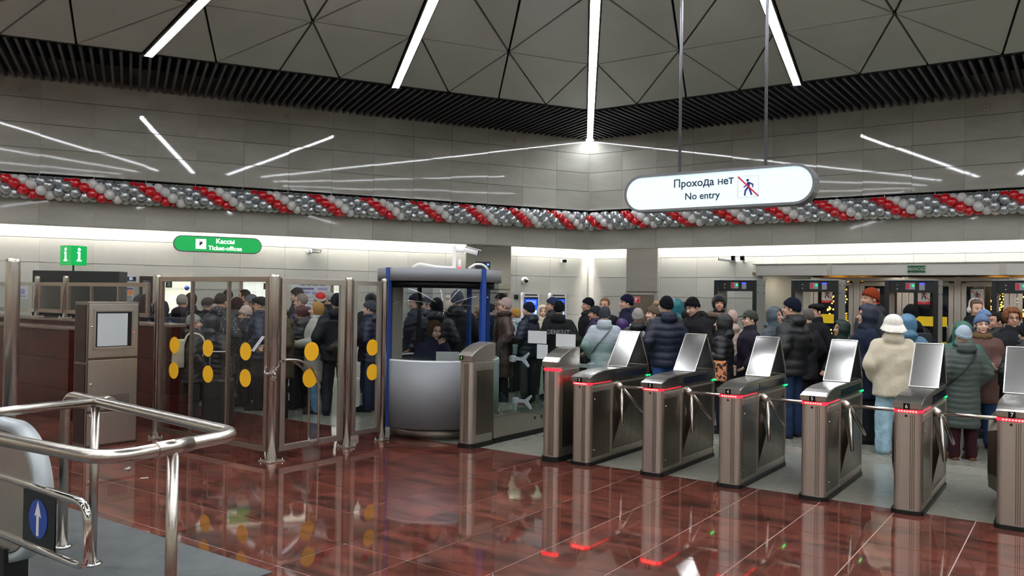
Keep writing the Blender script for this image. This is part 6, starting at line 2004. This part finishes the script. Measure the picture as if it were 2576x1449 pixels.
P('person in blue beanie and dusty brown jacket with patterned scarf', 2470, 790, 3.9, -15, COA('#5c433d', .60, .035), ('beanie', '#5f7394'), '#5a4030', sex='f', arms='hold', trousers='#2c4264', extras=(('scarf', '#6a543c'),))
P('dark-haired youth in black puffer facing left', 2507, 783, 4.5, -95, PUF('#131416', .80, .035), ('short', '#0f0d0c'), '#0f0d0c')
P('curly red-haired youth with glasses raising a phone', 2547, 772, 4.6, -15, COA('#1d1f24', .82, .01), ('curly', '#6a4226'), '#6a4226', arms='phone', extras=(('glasses',), ('phone',)))
P('person in black jacket with white plush bag at the edge of turnstile seven', 2582, 812, 3.5, 175, PUF('#17181b', .74), ('beanie', '#18191c'), sex='f', extras=(('bag', '#c9c4ba', -.30, .0, 1.24, .26, .22),))
# --- behind the glass cabin
A = dict(absY=True)
P('person in dark purple hat at the cream post inside the cabin view', 1045, 738, 12.6, -60, PUF('#1c1c26'), ('beanie', '#26242e'), **A)
P('person in grey cap with a tissue raised, seen through the cabin glass', 1073, 745, 13.6, -70, COA('#2a2c38'), ('cap', '#3c3a40'), arms='chin', **A)
P('long black-haired person seen from behind through the cabin glass', 1100, 746, 12.0, 180, PUF('#18191d', .6), ('long', '#0d0c0d'), '#0d0c0d', sex='f', **A)
P('person in cream pompom hat seen through the cabin glass', 1129, 751, 14.6, 170, PUF('#5f7a78'), ('pom', '#b5aa98', '#c2b8a6'), sex='f', **A)
P('tall person in grey beanie and black hooded jacket seen through the cabin glass', 1150, 730, 12.2, 178, COA('#141517', .76, .045, 'down'), ('beanie', '#4a4b54'), **A)
P('dark-haired person with ear showing behind the tall grey beanie', 1171, 753, 13.4, 150, COA('#241a20'), ('short', '#141110'), '#141110', **A)
P('fair curly-haired person facing left at the blue cabin pillar', 1207, 766, 12.6, -85, PUF('#20242f'), ('curly', '#8a7358'), '#8a7358', sex='f', **A)
P('person in black hat behind the mauve slouch beanie', 1259, 737, 15.2, -60, COA('#1d1a20'), ('beanie', '#0e0e11'), '#2c221c', **A)
P('person in dark jacket just inside the right cabin pillar', 1238, 762, 14.2, 120, COA('#1c2030'), ('short', '#2b2220'), '#2b2220', **A)
# --- ticket queue behind the glass gate
P('person in grey beanie over navy and purple jacket behind the narrow glass panel', 930, 755, 12.6, -95, PUF('#1e2036', .80), ('beanie', '#3b3f46'), trousers='#1c2438', arms='hold', extras=(('paper',),), **A)
P('person in black fur hat deep behind the narrow glass panel', 934, 737, 15.0, 170, COA('#26262a'), ('fur', '#101012'), **A)
P('person in black beanie with blue and black rucksack jacket behind the gate', 848, 737, 12.0, -160, ('#17191d', 'cloth', .80, .04, 0, 'down'), ('beanie', '#10141f'), trousers='#22242a', extras=(('backpack', '#17181b'), ('scarf', '#17366e')), legs='step', boot=False, **A)
P('blonde person in long pale winter coat with black bag strap', 796, 757, 12.4, -75, PUF('#9c9b90', .50, .04, .17), ('bob', '#8d6a3c'), '#8d6a3c', trousers='#50708c', shoes='#241d1b', sex='f', arms='hold', extras=(('strap', '#101012'), ('phone',)), **A)
P('person in red, white and navy striped hat behind the blonde one', 805, 735, 13.4, -160, COA('#3a3a24', .76, .03, 'down'), ('stripe', '#14172e', '#c4bfb4', '#b01c24'), **A)
P('person in white and black cap between striped hat and black beanie', 824, 733, 14.6, -90, COA('#1b1c20'), ('cap', '#8f8a84'), **A)
P('grey-haired person with glasses in purple jacket facing left', 756, 736, 13.2, -95, PUF('#251d3c', .78), ('grey', '#6a6058'), '#6a6058', extras=(('glasses',),), **A)
P('person in dark brown knit cap in front of the tariff board', 746, 723, 15.0, -80, COA('#241c20'), ('beanie', '#2a2124'), **A)
P('person in maroon knit hat and black jacket with light strap', 757, 766, 12.5, -135, PUF('#15161b', .74), ('slouch', '#48232a'), sex='f', **A)
P('person in olive parka holding a folded paper beside the thick corner post', 712, 766, 11.8, -60, ('#3a3320', 'cloth', .62, .045, 0, 'down'), ('beanie', '#15161a'), arms='hold', nod=15, extras=(('paper',),), **A)
P('elderly person in black cap and navy puffer facing left beside the corner post', 655, 745, 12.6, -85, PUF('#1b2036', .80, .035), ('flatcap', '#0e0e12'), '#9a948c', **A)
P('person in pale pink beanie looking down', 622, 766, 12.9, -70, PUF('#15182a', .76), ('slouch', '#b39d92'), '#4a3428', sex='f', nod=14, **A)
P('person in grey beanie facing left in front of ticket window two', 631, 740, 13.8, -80, COA('#1c1d22'), ('beanie', '#54585a'), **A)
P('dark-haired person at ticket window two facing left', 613, 726, 15.2, -85, COA('#26282e'), ('short', '#241a14'), '#241a14', **A)
P('person with dark red hair seen from behind', 598, 746, 13.4, 170, PUF('#1e181c'), ('bob', '#2a1014'), '#2a1014', sex='f', **A)
P('person with cropped dark hair in white-dotted dark jacket', 557, 735, 12.4, 165, ('#1b1c22', 'dots', .55, .05, 0, 'down'), ('bald', '#2c221c'), '#2c221c', **A)
P('dark-haired person behind the white-dotted jacket', 574, 727, 14.6, 175, COA('#1d1e22'), ('short', '#171412'), '#171412', **A)
P('person in brown flat cap and black jacket seen from behind', 523, 747, 13.6, 160, COA('#151518', .78, .03), ('flatcap', '#3c3230'), '#8a847c', **A)
P('person with greying short hair in dark plum jacket', 459, 738, 13.0, 178, ('#2b2427', 'cloth', .80, .02, 0, 'down'), ('grey', '#7a756c'), '#7a756c', extras=(('backpack', '#3a3b40'),), **A)
P('person with auburn hair behind the greying one', 482, 735, 14.6, 165, COA('#161619'), ('bob', '#2c1815'), '#2c1815', sex='f', **A)
P('short person in grey knit hat with cream backpack near the fence glass', 489, 790, 10.75, 118, PUF('#101114', .72, .03), ('beanie', '#7f7f7a'), '#4a3428', sex='f', boot=True, extras=(('backpack', '#b0a48e', '#b8ad98'),), **A)
P('person in navy hooded jacket at the parapet end', 407, 753, 12.8, 170, PUF('#141a2a', .78), ('hood', '#161b2b'), extras=(('backpack', '#3b3d44'),), **A)
P('person in dark grey hat behind the parapet fence', 350, 742, 13.6, -100, COA('#26272c'), ('beanie', '#36363c'), **A)
P('dark red-haired person behind the parapet fence', 368, 738, 13.0, 175, COA('#1c181a'), ('long', '#241012'), '#241012', sex='f', **A)
P('person in black winter coat with suitcase behind the three-pane glass fence', 538, 790, 11.6, 160, PUF('#101114', .50, .05), ('hood', '#121316'), sex='f', **A)
# keep everybody a body's width apart: slide along the line of sight, then build
def _pos(q):
    return at(q[1], 760, q[3]).xy
for _ in range(120):
    moved = False
    for i in range(len(QUEUE)):
        for j in range(i + 1, len(QUEUE)):
            a_, b_ = QUEUE[i], QUEUE[j]
            if abs(a_[1] - b_[1]) > 130: continue
            if (_pos(a_) - _pos(b_)).length < 0.47:
                f_, n_ = (a_, b_) if a_[3] > b_[3] else (b_, a_)
                if f_[3] < f_[6] + 1.5: f_[3] += 0.03
                if n_[3] > n_[6] - 0.15: n_[3] -= 0.01
                moved = True
    if not moved: break
for lb, px, yt, y, a_, k_, _ in QUEUE:
    person(lb, px, yt, y, *a_, absY=True, **k_)
# --- attendant seated in the cabin
person('attendant with brown bobbed hair seated in the cabin, chin on hand', 1092, 806, 10.82, 35, ('#161c2e', 'cloth', .84, .02, 0, ''), ('bob', '#4c3a28'), '#4c3a28', arms='chin', legs='sit', sex='f', absY=True, z0=-0.23, H=1.71, nod=15)
# suitcase with a pull handle near the fence
sp_ = at(548, 1040, 11.0); sp_.z = 0
su = thing('suitcase', 'black suitcase with a slim pull handle behind the fence glass', 'suitcase', sp_, 0.3)
obj('shell', bx((0, 0, .34), (.40, .26, .58), bev=.03), BLACK, su)
obj('pull_handle', tube(fillet([(-.12, .10, .6), (-.12, .10, .98), (.12, .10, .98), (.12, .10, .6)], .03), .009, 8), STEEL, su)
for sx in (-1, 1): obj('wheel', lathe([(.03, -.012), (.03, .012)], (sx * .15, .08, .03), 14, Matrix.Rotation(PI / 2, 3, 'Y')), BLACK, su)
for sx in (-1, 1): obj('wheel', lathe([(.03, -.012), (.03, .012)], (sx * .15, -.08, .03), 14, Matrix.Rotation(PI / 2, 3, 'Y')), BLACK, su)
